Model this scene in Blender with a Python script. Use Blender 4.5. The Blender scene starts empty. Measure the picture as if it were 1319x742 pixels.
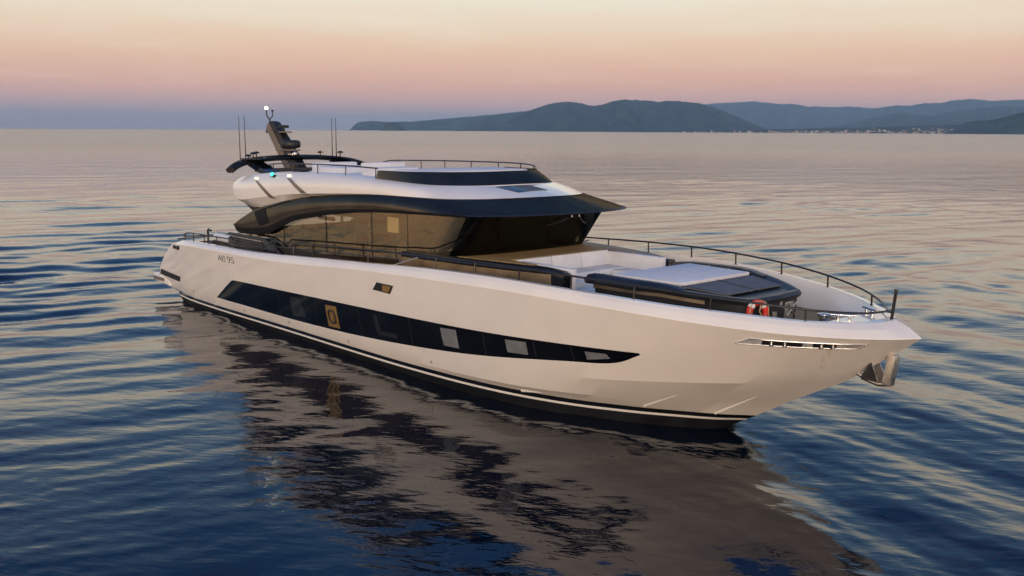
import bpy, bmesh, math, random
import numpy as np
from mathutils import Matrix, Vector, noise
from mathutils.bvhtree import BVHTree

scene = bpy.context.scene
COL = scene.collection
random.seed(7)

# ------------------------------------------------------------------ camera
# World axes follow the yacht: +x to the bow, +y to port, z up, water at 0.
FPX, YAW, CAM = 1224.32821, 0.84016753, Vector((22.39369244, -17.22045612, 6.49439148))
PITCH, ROLL = math.atan((371 - 168.3) / FPX), 0.0053
f0 = Vector((-math.sin(YAW), math.cos(YAW), 0)); r0 = Vector((math.cos(YAW), math.sin(YAW), 0)); u0 = Vector((0, 0, 1))
fwd = f0 * math.cos(PITCH) - u0 * math.sin(PITCH)
upv = u0 * math.cos(PITCH) + f0 * math.sin(PITCH)
rgt = r0 * math.cos(ROLL) + upv * math.sin(ROLL)
upv = upv * math.cos(ROLL) - r0 * math.sin(ROLL)
camd = bpy.data.cameras.new('camera')
camd.sensor_width = 36.0
camd.lens = 36.0 * FPX / 1319.0
camd.clip_start, camd.clip_end = 0.5, 120000.0
cam = bpy.data.objects.new('camera', camd); COL.objects.link(cam)
M = Matrix((rgt, upv, -fwd)).transposed().to_4x4(); M.translation = CAM
cam.matrix_world = M
scene.camera = cam

# ------------------------------------------------------------------ view, sky, sun
scene.view_settings.view_transform = 'Standard'
scene.view_settings.look = 'None'
scene.view_settings.exposure = 0.32
scene.view_settings.gamma = 1.0
scene.view_settings.use_curve_mapping = False


def lin(r, g, b):
    f = lambda c: (c / 255 / 12.92) if c / 255 <= 0.04045 else ((c / 255 + 0.055) / 1.055) ** 2.4
    return (f(r), f(g), f(b), 1.0)


SUN_AZ = math.radians(-48.0)      # direction towards the afterglow, behind the camera
SUN_EL = math.radians(5.0)

world = bpy.data.worlds.new('World'); scene.world = world
world.use_nodes = True
nt = world.node_tree; nt.nodes.clear()


class NB:
    """Small node builder."""
    def __init__(self, tree): self.t = tree
    def n(self, kind, **kw):
        nd = self.t.nodes.new(kind)
        for k, v in kw.items():
            if k.startswith('i_'):
                nd.inputs[k[2:].replace('_', ' ')].default_value = v
            else:
                setattr(nd, k, v)
        return nd
    def l(self, a, b): self.t.links.new(a, b)
    def math(self, op, a, b=None, clamp=False):
        m = self.n('ShaderNodeMath', operation=op); m.use_clamp = clamp
        for i, v in enumerate((a, b)):
            if v is None: continue
            if isinstance(v, (int, float)): m.inputs[i].default_value = v
            else: self.l(v, m.inputs[i])
        return m.outputs[0]
    def ramp(self, fac, stops, interp='LINEAR'):
        r = self.n('ShaderNodeValToRGB'); cr_ = r.color_ramp; cr_.interpolation = interp
        while len(cr_.elements) < len(stops): cr_.elements.new(0.5)
        for e, (p, c) in zip(cr_.elements, stops):
            e.position = p; e.color = c if len(c) == 4 else (*c, 1)
        self.l(fac, r.inputs[0]); return r.outputs[0]
    def mix(self, fac, a, b, blend='MIX'):
        m = self.n('ShaderNodeMix', data_type='RGBA', blend_type=blend)
        for s, v in ((m.inputs[0], fac), (m.inputs[6], a), (m.inputs[7], b)):
            if isinstance(v, (int, float, tuple)): s.default_value = v
            else: self.l(v, s)
        return m.outputs[2]


w = NB(nt)
geo = w.n('ShaderNodeTexCoord')
sep = w.n('ShaderNodeSeparateXYZ'); w.l(geo.outputs['Generated'], sep.inputs[0])
elev = w.math('MAXIMUM', sep.outputs[2], 0.0)
efac = w.math('POWER', elev, 0.5)
# thin uneven streaks of cirrus shift the bands a little
mp = w.n('ShaderNodeMapping'); mp.inputs['Scale'].default_value = (2.2, 2.2, 26.0)
w.l(geo.outputs['Generated'], mp.inputs[0])
cl = w.n('ShaderNodeTexNoise'); cl.inputs['Scale'].default_value = 1.9; cl.inputs['Detail'].default_value = 5.0
cl.inputs['Roughness'].default_value = 0.55
w.l(mp.outputs[0], cl.inputs['Vector'])
wob = w.math('MULTIPLY', w.math('SUBTRACT', cl.outputs[0], 0.5), 0.09)
ef = w.math('ADD', efac, wob, clamp=True)


def E(deg): return math.sin(math.radians(deg)) ** 0.5


anti = w.ramp(ef, [(0.0, lin(196, 158, 146)), (E(0.7), lin(198, 158, 148)), (E(1.6), lin(220, 168, 150)), (E(2.8), lin(222, 168, 143)),
                   (E(4.6), lin(222, 186, 157)), (E(7.4), lin(221, 211, 191)), (E(10), (.96, .82, .62)), (E(13), (.56, .60, .60)), (E(18), lin(96, 140, 182)),
                   (E(27), lin(46, 100, 164)), (E(45), lin(26, 76, 145)), (1.0, lin(36, 84, 150))])
west = w.ramp(ef, [(0.0, (1.30, .62, .26)), (E(2), (2.1, 1.1, .50)), (E(7), (2.05, 1.34, .80)), (E(16), (1.35, 1.12, .90)),
                   (E(30), (.60, .68, .80)), (E(50), (.17, .29, .50)), (1.0, lin(62, 106, 170))])
vdot = w.n('ShaderNodeVectorMath', operation='DOT_PRODUCT')
w.l(geo.outputs['Generated'], vdot.inputs[0])
vdot.inputs[1].default_value = (math.cos(SUN_AZ), math.sin(SUN_AZ), 0.0)
side = w.n('ShaderNodeMapRange', interpolation_type='SMOOTHSTEP')
side.inputs[1].default_value = -0.55; side.inputs[2].default_value = 0.9
w.l(vdot.outputs['Value'], side.inputs[0])
skyc = w.mix(side.outputs[0], anti, west)
streak = w.n('ShaderNodeMapRange', interpolation_type='SMOOTHSTEP')
streak.inputs[1].default_value = 0.54; streak.inputs[2].default_value = 0.74; streak.inputs[4].default_value = 0.30
w.l(cl.outputs[0], streak.inputs[0])
skyc = w.mix(streak.outputs[0], skyc, (0.95, 0.62, 0.50, 1))
bg = w.n('ShaderNodeBackground'); w.l(skyc, bg.inputs[0]); bg.inputs[1].default_value = 1.0
# upper air: a little of the physical twilight sky on top of the bands
nish = w.n('ShaderNodeTexSky', sky_type='NISHITA'); nish.sun_disc = False
nish.sun_elevation = math.radians(1.0); nish.sun_rotation = math.pi / 2 - SUN_AZ
bg2 = w.n('ShaderNodeBackground'); w.l(nish.outputs[0], bg2.inputs[0]); bg2.inputs[1].default_value = 0.05
ads = w.n('ShaderNodeAddShader'); w.l(bg.outputs[0], ads.inputs[0]); w.l(bg2.outputs[0], ads.inputs[1])
wo = w.n('ShaderNodeOutputWorld'); w.l(ads.outputs[0], wo.inputs[0])

sund = bpy.data.lights.new('afterglow_sun', 'SUN')
sund.energy, sund.angle, sund.color = 2.3, math.radians(35), (1.0, 0.79, 0.61)
sun = bpy.data.objects.new('afterglow_sun', sund); COL.objects.link(sun)
sd = Vector((math.cos(SUN_EL) * math.cos(SUN_AZ), math.cos(SUN_EL) * math.sin(SUN_AZ), math.sin(SUN_EL)))
sun.rotation_euler = sd.to_track_quat('Z', 'Y').to_euler()
sun.location = (60, -60, 30)

# ------------------------------------------------------------------ materials
MATS = {}


def mat(name, base=(.5, .5, .5), rough=.4, metal=0.0, coat=0.0, spec=.5, ior=1.5, bump=None, mottled=None, emit=None, emit_s=0.0):
    m = bpy.data.materials.new(name); m.use_nodes = True
    b = NB(m.node_tree); p = m.node_tree.nodes['Principled BSDF']
    p.inputs['Base Color'].default_value = (*base, 1)
    p.inputs['Roughness'].default_value = rough; p.inputs['Metallic'].default_value = metal
    p.inputs['Coat Weight'].default_value = coat; p.inputs['Coat Roughness'].default_value = 0.05
    p.inputs['Specular IOR Level'].default_value = spec; p.inputs['IOR'].default_value = ior
    if emit:
        p.inputs['Emission Color'].default_value = (*emit, 1); p.inputs['Emission Strength'].default_value = emit_s
    tc = b.n('ShaderNodeTexCoord')
    if mottled:
        sc, amt = mottled
        nz = b.n('ShaderNodeTexNoise'); nz.inputs['Scale'].default_value = sc; nz.inputs['Detail'].default_value = 4
        b.l(tc.outputs['Object'], nz.inputs['Vector'])
        lo = tuple(c * (1 - amt) for c in base); hi = tuple(min(1, c * (1 + amt)) for c in base)
        col = b.ramp(nz.outputs[0], [(.3, lo), (.7, hi)])
        b.l(col, p.inputs['Base Color'])
        rr = b.n('ShaderNodeMapRange'); rr.inputs[3].default_value = max(0.01, rough * .8); rr.inputs[4].default_value = min(1, rough * 1.25)
        b.l(nz.outputs[0], rr.inputs[0]); b.l(rr.outputs[0], p.inputs['Roughness'])
    if bump:
        sc, st = bump
        nz = b.n('ShaderNodeTexNoise'); nz.inputs['Scale'].default_value = sc; nz.inputs['Detail'].default_value = 3
        b.l(tc.outputs['Object'], nz.inputs['Vector'])
        bp = b.n('ShaderNodeBump'); bp.inputs['Strength'].default_value = st; bp.inputs['Distance'].default_value = .02
        b.l(nz.outputs[0], bp.inputs['Height']); b.l(bp.outputs[0], p.inputs['Normal'])
    MATS[name] = m
    return m


WHITE = mat('gelcoat_white', (.76, .72, .665), .14, coat=.5, mottled=(.9, .035))
DECKW = mat('deck_white', (.70, .70, .70), .5, mottled=(2.0, .04))
BLACK = mat('gloss_black', (.006, .007, .009), .12, coat=.4, mottled=(3, .3))
MBLACK = mat('matt_black', (.012, .012, .014), .5, mottled=(4, .2))
DBLACK = mat('rubber_black', (.004, .004, .005), .6, spec=.15, mottled=(5, .2))
ANTIF = mat('antifouling', (.010, .011, .014), .45, mottled=(2, .3))
def dark_gloss(name, refl, rough, base=.006):
    m = bpy.data.materials.new(name); m.use_nodes = True; t = m.node_tree; t.nodes.clear(); b = NB(t)
    tc = b.n('ShaderNodeTexCoord'); nz = b.n('ShaderNodeTexNoise'); nz.inputs['Scale'].default_value = 1.6; nz.inputs['Detail'].default_value = 4
    b.l(tc.outputs['Object'], nz.inputs['Vector'])
    gl = b.n('ShaderNodeBsdfGlossy'); b.l(b.ramp(nz.outputs[0], [(.3, tuple(c * .8 for c in refl)), (.7, tuple(c * 1.15 for c in refl))]), gl.inputs[0])
    rr = b.n('ShaderNodeMapRange'); rr.inputs[3].default_value = rough * .8; rr.inputs[4].default_value = rough * 1.3; b.l(nz.outputs[0], rr.inputs[0]); b.l(rr.outputs[0], gl.inputs['Roughness'])
    df = b.n('ShaderNodeBsdfDiffuse'); df.inputs[0].default_value = (base, base, base * 1.2, 1)
    ad = b.n('ShaderNodeAddShader'); b.l(gl.outputs[0], ad.inputs[0]); b.l(df.outputs[0], ad.inputs[1])
    o = b.n('ShaderNodeOutputMaterial'); b.l(ad.outputs[0], o.inputs[0]); return m


NAVY = dark_gloss('dark_visor_paint', (.085, .072, .055), .15)
PADN = mat('sunpad_dark', (.012, .014, .018), .38, mottled=(2.5, .35))
RAILM = mat('rail_black', (.012, .012, .013), .3, mottled=(8, .2))
CHROME = mat('polished_steel', (.62, .61, .60), .12, metal=1.0, mottled=(14, .15))
FAIRM = mat('brushed_steel', (.66, .66, .66), .38, metal=.35, mottled=(5, .3))
DULLST = mat('satin_steel', (.55, .52, .47), .42, metal=1.0, mottled=(12, .2))
CUSH = mat('white_upholstery', (.62, .63, .67), .8, bump=(30, .25), mottled=(3, .05))
PIPING = mat('grey_piping', (.42, .43, .47), .8, mottled=(6, .1))
GREYF = mat('grey_upholstery', (.10, .11, .13), .75, bump=(40, .3), mottled=(3, .25))
BROWNP = mat('bronze_paint', (.16, .13, .105), .35, metal=.2, coat=.2, mottled=(3, .15))
RED = mat('lifebuoy_red', (.62, .035, .02), .45, mottled=(6, .15))
TAPE = mat('reflective_tape', (.72, .70, .66), .35)
ROPE = mat('rope', (.45, .33, .18), .8, bump=(60, .4))
BRONZE = mat('bronze_panel', (.32, .25, .16), .38, metal=.9, mottled=(2, .25))
GOLD = mat('brass_plate', (.40, .25, .09), .4, metal=.6, mottled=(9, .2))
BLIND = mat('window_blind', (.15, .16, .17), .5, mottled=(5, .2))
GREYG = mat('smoked_glass', (.02, .022, .025), .06, mottled=(2, .2))
INTER = mat('saloon_interior', (.030, .022, .015), .6, mottled=(1.1, .5))
STAIN = bpy.data.materials.new('rust_stain'); STAIN.use_nodes = True
_b = NB(STAIN.node_tree); _p = STAIN.node_tree.nodes['Principled BSDF']; _p.inputs['Base Color'].default_value = (.40, .27, .13, 1)
_t = _b.n('ShaderNodeTexCoord'); _m = _b.n('ShaderNodeMapping'); _m.inputs['Scale'].default_value = (9, 1, 1.6); _b.l(_t.outputs['Object'], _m.inputs[0])
_n = _b.n('ShaderNodeTexNoise'); _n.inputs['Scale'].default_value = 1; _n.inputs['Detail'].default_value = 3; _b.l(_m.outputs[0], _n.inputs['Vector'])
_b.l(_b.math('MULTIPLY', _b.math('SUBTRACT', _n.outputs[0], .44, clamp=True), 1.0), _p.inputs['Alpha'])
LAMPW = mat('lamp_warm', (1, .9, .7), .4, emit=(1, .80, .45), emit_s=1.3)
LAMPM = mat('lamp_white', (1, .95, .85), .4, emit=(1, .93, .75), emit_s=9)
LAMPG = mat('lamp_green', (.1, .8, .5), .4, emit=(.03, .8, .5), emit_s=1.6)
LAMPI = mat('lit_panel', (.6, .45, .2), .5, emit=(1, .68, .26), emit_s=.35)


def teak_mat():
    m = bpy.data.materials.new('teak'); m.use_nodes = True; b = NB(m.node_tree); p = m.node_tree.nodes['Principled BSDF']
    tc = b.n('ShaderNodeTexCoord'); mpn = b.n('ShaderNodeMapping'); mpn.inputs['Scale'].default_value = (.35, 9, 1)
    b.l(tc.outputs['Object'], mpn.inputs[0])
    nz = b.n('ShaderNodeTexNoise'); nz.inputs['Scale'].default_value = 3; nz.inputs['Detail'].default_value = 6
    b.l(mpn.outputs[0], nz.inputs['Vector'])
    c1 = b.ramp(nz.outputs[0], [(.3, (.26, .16, .065)), (.7, (.46, .31, .145))])
    sp = b.n('ShaderNodeSeparateXYZ'); b.l(tc.outputs['Object'], sp.inputs[0])
    fr = b.math('FRACT', b.math('MULTIPLY', sp.outputs[1], 14.0))
    seam = b.math('LESS_THAN', fr, 0.09)
    b.l(b.mix(seam, c1, (.03, .025, .02, 1)), p.inputs['Base Color'])
    p.inputs['Roughness'].default_value = .6
    return m


TEAK = teak_mat()


def glass_mat(name, tint, refl, see, rough=.02):
    """Mirror-coated yacht glazing: part of the light passes tinted, the rest reflects."""
    m = bpy.data.materials.new(name); m.use_nodes = True; t = m.node_tree; t.nodes.clear(); b = NB(t)
    tr = b.n('ShaderNodeBsdfTransparent'); tr.inputs[0].default_value = (*tint, 1)
    gl = b.n('ShaderNodeBsdfGlossy'); gl.inputs['Roughness'].default_value = rough; gl.inputs[0].default_value = (*refl, 1)
    tc = b.n('ShaderNodeTexCoord')
    nz = b.n('ShaderNodeTexNoise'); nz.inputs['Scale'].default_value = .8; nz.inputs['Detail'].default_value = 2
    b.l(tc.outputs['Object'], nz.inputs['Vector'])
    bp = b.n('ShaderNodeBump'); bp.inputs['Strength'].default_value = .12; bp.inputs['Distance'].default_value = .08
    b.l(nz.outputs[0], bp.inputs['Height']); b.l(bp.outputs[0], gl.inputs['Normal'])
    fr = b.n('ShaderNodeFresnel'); fr.inputs[0].default_value = 1.5
    fac = b.math('ADD', b.math('MULTIPLY', fr.outputs[0], .9), 1.0 - see, clamp=True)
    mx = b.n('ShaderNodeMixShader'); b.l(fac, mx.inputs[0]); b.l(tr.outputs[0], mx.inputs[1]); b.l(gl.outputs[0], mx.inputs[2])
    o = b.n('ShaderNodeOutputMaterial'); b.l(mx.outputs[0], o.inputs[0])
    return m


SIDEG = glass_mat('warm_reflection_glass', (.72, .68, .60), (.46, .37, .25), .56)  # golden reflection of sea and sky is put into the glass colour
PORTG = glass_mat('port_side_glass', (.85, .84, .80), (.37, .30, .20), .92)
FRONTG = glass_mat('dark_reflection_windscreen', (.30, .34, .30), (.30, .30, .30), .94)  # same glazing as the sides, with its dark reflection put into the colour
HULLG = mat('hull_window_glass', (.004, .005, .007), .05, spec=.35, mottled=(1.2, .4))

# ------------------------------------------------------------------ mesh helpers


def tag(o, label=None, cat=None, group=None, kind=None):
    if label: o['label'] = label
    if cat: o['category'] = cat
    if group: o['group'] = group
    if kind: o['kind'] = kind
    return o


def link(name, me, mats, parent=None, smooth=35):
    o = bpy.data.objects.new(name, me); COL.objects.link(o)
    for m in (mats if isinstance(mats, (list, tuple)) else [mats]): me.materials.append(m)
    if smooth is not None:
        me.shade_smooth()
        if smooth < 180: me.set_sharp_from_angle(angle=math.radians(smooth))
    if parent is not None: o.parent = parent
    return o


def make(name, verts, faces, mats, parent=None, fm=None, smooth=35, recalc=True):
    me = bpy.data.meshes.new(name)
    me.from_pydata([tuple(map(float, v)) for v in verts], [], [tuple(map(int, f)) for f in faces])
    if fm is not None: me.polygons.foreach_set('material_index', np.asarray(fm, np.int32))
    if recalc:
        bm = bmesh.new(); bm.from_mesh(me)
        bmesh.ops.remove_doubles(bm, verts=bm.verts, dist=1e-5)
        bmesh.ops.recalc_face_normals(bm, faces=bm.faces)
        bm.to_mesh(me); bm.free()
    return link(name, me, mats, parent, smooth)


class MB:
    """Collects shapes into one mesh."""
    def __init__(self): self.v, self.f, self.m = [], [], []
    def add(self, vs, fs, mi=0):
        k = len(self.v); self.v += [tuple(map(float, p)) for p in vs]
        self.f += [tuple(i + k for i in f) for f in fs]; self.m += [mi] * len(fs); return self
    def grid(self, R, mi=0, closed=False):
        R = np.asarray(R, float); r, n = R.shape[:2]
        fs = [(i * n + j, i * n + (j + 1) % n, (i + 1) * n + (j + 1) % n, (i + 1) * n + j)
              for i in range(r - 1) for j in range(n if closed else n - 1)]
        return self.add(R.reshape(-1, 3), fs, mi)
    def box(self, c, s, mi=0, rot=None):
        c = Vector(c); vs = []
        for sx in (-.5, .5):
            for sy in (-.5, .5):
                for sz in (-.5, .5):
                    p = Vector((sx * s[0], sy * s[1], sz * s[2]))
                    if rot: p = rot @ p
                    vs.append(p + c)
        return self.add(vs, [(0, 1, 3, 2), (4, 6, 7, 5), (0, 4, 5, 1), (2, 3, 7, 6), (0, 2, 6, 4), (1, 5, 7, 3)], mi)
    def tube(self, pts, r, seg=8, mi=0, cap=True):
        P = [Vector(p) for p in pts]; n = len(P)
        rr = r if isinstance(r, (list, tuple)) else [r] * n
        rows = []; ref = None
        for i in range(n):
            t = (P[min(i + 1, n - 1)] - P[max(i - 1, 0)]).normalized()
            if ref is None:
                ref = Vector((0, 0, 1)) if abs(t.z) < .9 else Vector((1, 0, 0))
            a = t.cross(ref).normalized(); b2 = a.cross(t).normalized(); ref = b2
            rows.append([P[i] + (a * math.cos(2 * math.pi * k / seg) + b2 * math.sin(2 * math.pi * k / seg)) * rr[i] for k in range(seg)])
        self.grid([[tuple(q) for q in rw] for rw in rows], mi, closed=True)
        if cap:
            self.add(rows[0], [tuple(range(seg))], mi); self.add(rows[-1], [tuple(range(seg))], mi)
        return self
    def lathe(self, prof, c, seg=20, mi=0, axis='z'):
        rows = []
        for r, h in prof:
            rw = []
            for k in range(seg):
                a = 2 * math.pi * k / seg; x, y = r * math.cos(a), r * math.sin(a)
                p = (x, y, h) if axis == 'z' else ((h, x, y) if axis == 'x' else (x, h, y))
                rw.append((p[0] + c[0], p[1] + c[1], p[2] + c[2]))
            rows.append(rw)
        return self.grid(rows, mi, closed=True)
    def prism(self, poly, d, mi=0):
        """poly: 3D planar points, d: extrusion vector."""
        n = len(poly); P = [Vector(p) for p in poly]; D = Vector(d)
        return self.add([tuple(p) for p in P] + [tuple(p + D) for p in P],
                        [tuple(range(n)), tuple(range(2 * n - 1, n - 1, -1))] + [(i, (i + 1) % n, n + (i + 1) % n, n + i) for i in range(n)], mi)
    def build(self, name, mats, parent=None, smooth=35, bevel=0):
        o = make(name, self.v, self.f, mats, parent, self.m, smooth)
        if bevel:
            bm = bmesh.new(); bm.from_mesh(o.data)
            es = [e for e in bm.edges if len(e.link_faces) == 2 and e.calc_face_angle(0) > .6]
            bmesh.ops.bevel(bm, geom=es, offset=bevel, segments=2, profile=.6, affect='EDGES')
            bm.to_mesh(o.data); bm.free(); o.data.shade_smooth(); o.data.set_sharp_from_angle(angle=math.radians(50))
        return o


def cr(P, n):
    """Overshoot-free Catmull-Rom through control points, resampled to n."""
    P = np.asarray(P, float); m = len(P); t = np.linspace(0, m - 1, n); i = np.minimum(t.astype(int), m - 2); f = (t - i)[:, None]
    d = np.zeros_like(P); d[1:-1] = (P[2:] - P[:-2]) / 2; d[0] = P[1] - P[0]; d[-1] = P[-1] - P[-2]
    for k in range(P.shape[1]):
        for j in range(1, m - 1):
            a = P[j, k] - P[j - 1, k]; b = P[j + 1, k] - P[j, k]
            d[j, k] = 0 if a * b <= 0 else math.copysign(min(abs(d[j, k]), 3 * abs(a), 3 * abs(b)), d[j, k])
    return (2 * f**3 - 3 * f**2 + 1) * P[i] + (f**3 - 2 * f**2 + f) * d[i] + (-2 * f**3 + 3 * f**2) * P[i + 1] + (f**3 - f**2) * d[i + 1]


def both(R):
    """starboard row (ending on the centreline) -> starboard + port."""
    R = np.asarray(R, float); P = R[::-1].copy(); P[:, 1] *= -1
    return np.vstack([R, P[1:]])


def both_open(R):
    R = np.asarray(R, float); P = R[::-1].copy(); P[:, 1] *= -1
    return np.vstack([R, P])


def flip(pts): return [(p[0], -p[1], p[2]) for p in pts]


# ------------------------------------------------------------------ yacht: hull
yacht = bpy.data.objects.new('motor_yacht', None); COL.objects.link(yacht)
tag(yacht, 'long white motor yacht with black glazing and raised flybridge, lying on the calm sea', 'yacht')


def row(x, b, z): return np.array([x, [-v for v in b], z], float).T


KNUCKLE = row([-12.6, -11.5, -10, -8, -5.4, -2.7, .7, 4, 7, 9.4, 11.2, 12.7, 13.7, 14.3, 14.6],
              [3.05, 3.25, 3.33, 3.37, 3.39, 3.40, 3.41, 3.41, 3.36, 3.10, 2.58, 1.86, 1.10, .45, 0],
              [2.22, 2.30, 2.37, 2.42, 2.46, 2.56, 2.77, 2.89, 2.96, 2.93, 2.84, 2.76, 2.72, 2.71, 2.71])
CAP = row([-12.2, -11.4, -10, -8, -5.4, -2.7, .7, 4, 6.9, 9.1, 10.8, 12.2, 13.1, 13.75, 14.1],
          [2.95, 3.10, 3.18, 3.22, 3.25, 3.26, 3.27, 3.27, 3.24, 2.98, 2.55, 1.90, 1.30, .62, 0],
          [2.3, 2.47, 2.53, 2.57, 2.63, 2.77, 2.95, 3.13, 3.2, 3.16, 3.09, 3.02, 2.96, 2.95, 2.99])
LINE_A = row([-14.35, -12.2, -10.3, -8, -5.4, -2.7, .65, 3.9, 6.4, 8.5, 10.1, 11.5, 12.3, 12.85, 13.18],
             [2.9, 3.0, 3.03, 3.05, 3.06, 3.06, 3.06, 3.04, 2.95, 2.65, 2.14, 1.46, .86, .35, 0],
             [.85, .8, .78, .76, .76, .78, .82, .9, 1.05, 1.2, 1.35, 1.48, 1.56, 1.6, 1.62])
CHINE = row([-13.7, -12, -10.2, -8, -5.4, -2.7, .6, 3.7, 6.1, 8.0, 9.5, 10.6, 11.3, 11.75, 12.06],
            [2.80, 2.90, 2.93, 2.95, 2.95, 2.95, 2.94, 2.9, 2.78, 2.42, 1.86, 1.25, .72, .28, 0],
            [.46, .45, .44, .45, .46, .47, .48, .52, .6, .7, .82, .92, .97, .99, 1.0])
BOOT = row([-12.9, -11.8, -10.2, -8, -5.4, -2.7, .5, 3.5, 5.8, 7.6, 9.0, 10.0, 10.6, 10.95, 11.13],
           [2.75, 2.85, 2.88, 2.9, 2.9, 2.9, 2.88, 2.82, 2.65, 2.25, 1.65, 1.02, .55, .2, 0],
           [.36, .34, .33, .34, .36, .37, .37, .40, .44, .47, .48, .47, .45, .44, .43])
NX = 150


def drop(R, dz, zabs=None):
    S = R.copy(); k = np.linspace(0, 1, len(R)) ** 3
    d = np.full(len(R), dz) if zabs is None else R[:, 2] - zabs
    S[:, 2] -= d; S[:, 0] -= 1.9 * d * k * .9
    S[:, 1] = np.minimum(0, S[:, 1] + d * .2 * (np.abs(S[:, 1]) > .01)); return S


rows, band = [], []
low = drop(BOOT, 0, -.45); low[:, 1] *= .92
keel = low.copy(); keel[:, 1] = 0; keel[:, 2] = -1.1; keel[-1, 2] = -.6
MID = []
for f in (.25, .5, .75):
    r_ = LINE_A * (1 - f) + KNUCKLE * f
    r_[0, 0] = {.25: -14.1, .5: -13.72, .75: -13.2}[f]
    r_[3:11, 1] -= .03 * math.sin(math.pi * f)
    MID.append(r_)
hull_rows = [keel, low, drop(BOOT, .17), drop(BOOT, .11), BOOT, CHINE, LINE_A, *MID, KNUCKLE, CAP]
hull_mi = [2, 2, 3, 1, 0, 0, 0, 0, 0, 0, 0]
full = [both(cr(r_, NX)) for r_ in hull_rows]
# soften the shoulder with a rounded row just above the knuckle
kn, cp = full[-2], full[-1]
full = full[:-1] + [kn * .97 + cp * .03 + np.array([0, 0, .012]), kn * .5 + cp * .5 + np.array([0, 0, .035]), cp]
hull_mi = hull_mi[:-1] + [0, 0, 0]
capin = CAP.copy(); capin[:, 1] = np.minimum(0, capin[:, 1] + .13); capin[-3:, 0] -= (.06, .12, .2); capin[:, 2] += .006
deckz = np.maximum(CAP[:, 2] - .66, 1.75); deckz[8:] = 2.5
inner = CAP.copy(); inner[:, 1] = np.minimum(0, inner[:, 1] + .36); inner[-4:, 0] -= (.1, .3, .55, .8); inner[:, 2] = deckz
full += [both(cr(capin, NX)), both(cr(inner, NX))]
hull_mi += [0, 0]
mb = MB()
for i in range(len(full) - 1): mb.grid([full[i], full[i + 1]], hull_mi[i])
# transom
st = np.array([r_[0] for r_ in full[:-2]])
tr_rows = [np.c_[st[:, 0] + .12 * (1 - abs(k)) * 0, st[:, 1] * k, st[:, 2]] for k in np.linspace(1, -1, 9)]
mb.grid(tr_rows, 0)
hull = mb.build('hull', [WHITE, BLACK, ANTIF, TAPE], yacht, smooth=13)
HV = [v.co.copy() for v in hull.data.vertices]
HB = BVHTree.FromPolygons(HV, [tuple(p.vertices) for p in hull.data.polygons])


def on_hull(x, z, side=-1, off=.006):
    """Point of the hull's topsides at (x, z)."""
    hit, nor, _, _ = HB.ray_cast(Vector((x, side * 9.0, z)), Vector((0, -side, 0)), 9.0)
    if hit is None: return Vector((x, side * .02, z))
    if nor.y * side < 0: nor = -nor
    return hit + nor * off


def hull_patch(name, top, bot, m, parent, nx=24, nz=4, off=.006, sides=(-1, 1), thick=.0):
    """A sheet lying on the hull between two (x, z) curves."""
    T, B = cr(np.array(top), nx), cr(np.array(bot), nx)
    out = []
    for s in sides:
        b = MB(); R = []
        for k in range(nz + 1):
            f = k / nz; L = T * (1 - f) + B * f
            R.append([tuple(on_hull(x, z, s, off)) for x, z in L])
        b.grid(R)
        out.append(b.build(name, m, parent, smooth=60))
    return out


def hull_quad(name, q, m, parent, off=.009, sides=(-1, 1), n=5):
    return hull_patch(name, [q[0], q[1]], [q[3], q[2]], m, parent, nx=n, nz=3, off=off, sides=sides)


# long black window band, panes divided by thin seams
WT = [(-8.93, .69), (-7.6, 1.35), (-7.25, 1.50), (-6.9, 1.53), (-4.1, 1.60), (-1.19, 1.67), (.9, 1.72), (3.13, 1.77), (5.1, 1.83), (7.76, 1.94), (8.98, 1.985), (9.98, 2.012)]
WB = [(-8.90, .67), (-7.6, .68), (-7.2, .685), (-6.8, .69), (-3.66, .71), (-1.2, .77), (.9, .86), (3.32, 1.02), (5.4, 1.21), (8.0, 1.53), (9.3, 1.68), (10.0, 1.97)]
hull_windows = hull_patch('hull_window_band', WT, WB, HULLG, hull, nx=110, nz=6, off=.008)
SE = [((-5.54, 1.55), (-5.80, .72)), ((-4.05, 1.59), (-4.25, .73)), ((-1.82, 1.64), (-1.98, .77)), ((.45, 1.70), (.41, .86)),
      ((2.84, 1.755), (2.81, .99)), ((5.72, 1.845), (5.72, 1.27)), ((7.35, 1.915), (7.33, 1.46)), ((8.39, 1.95), (8.38, 1.59))]
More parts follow.
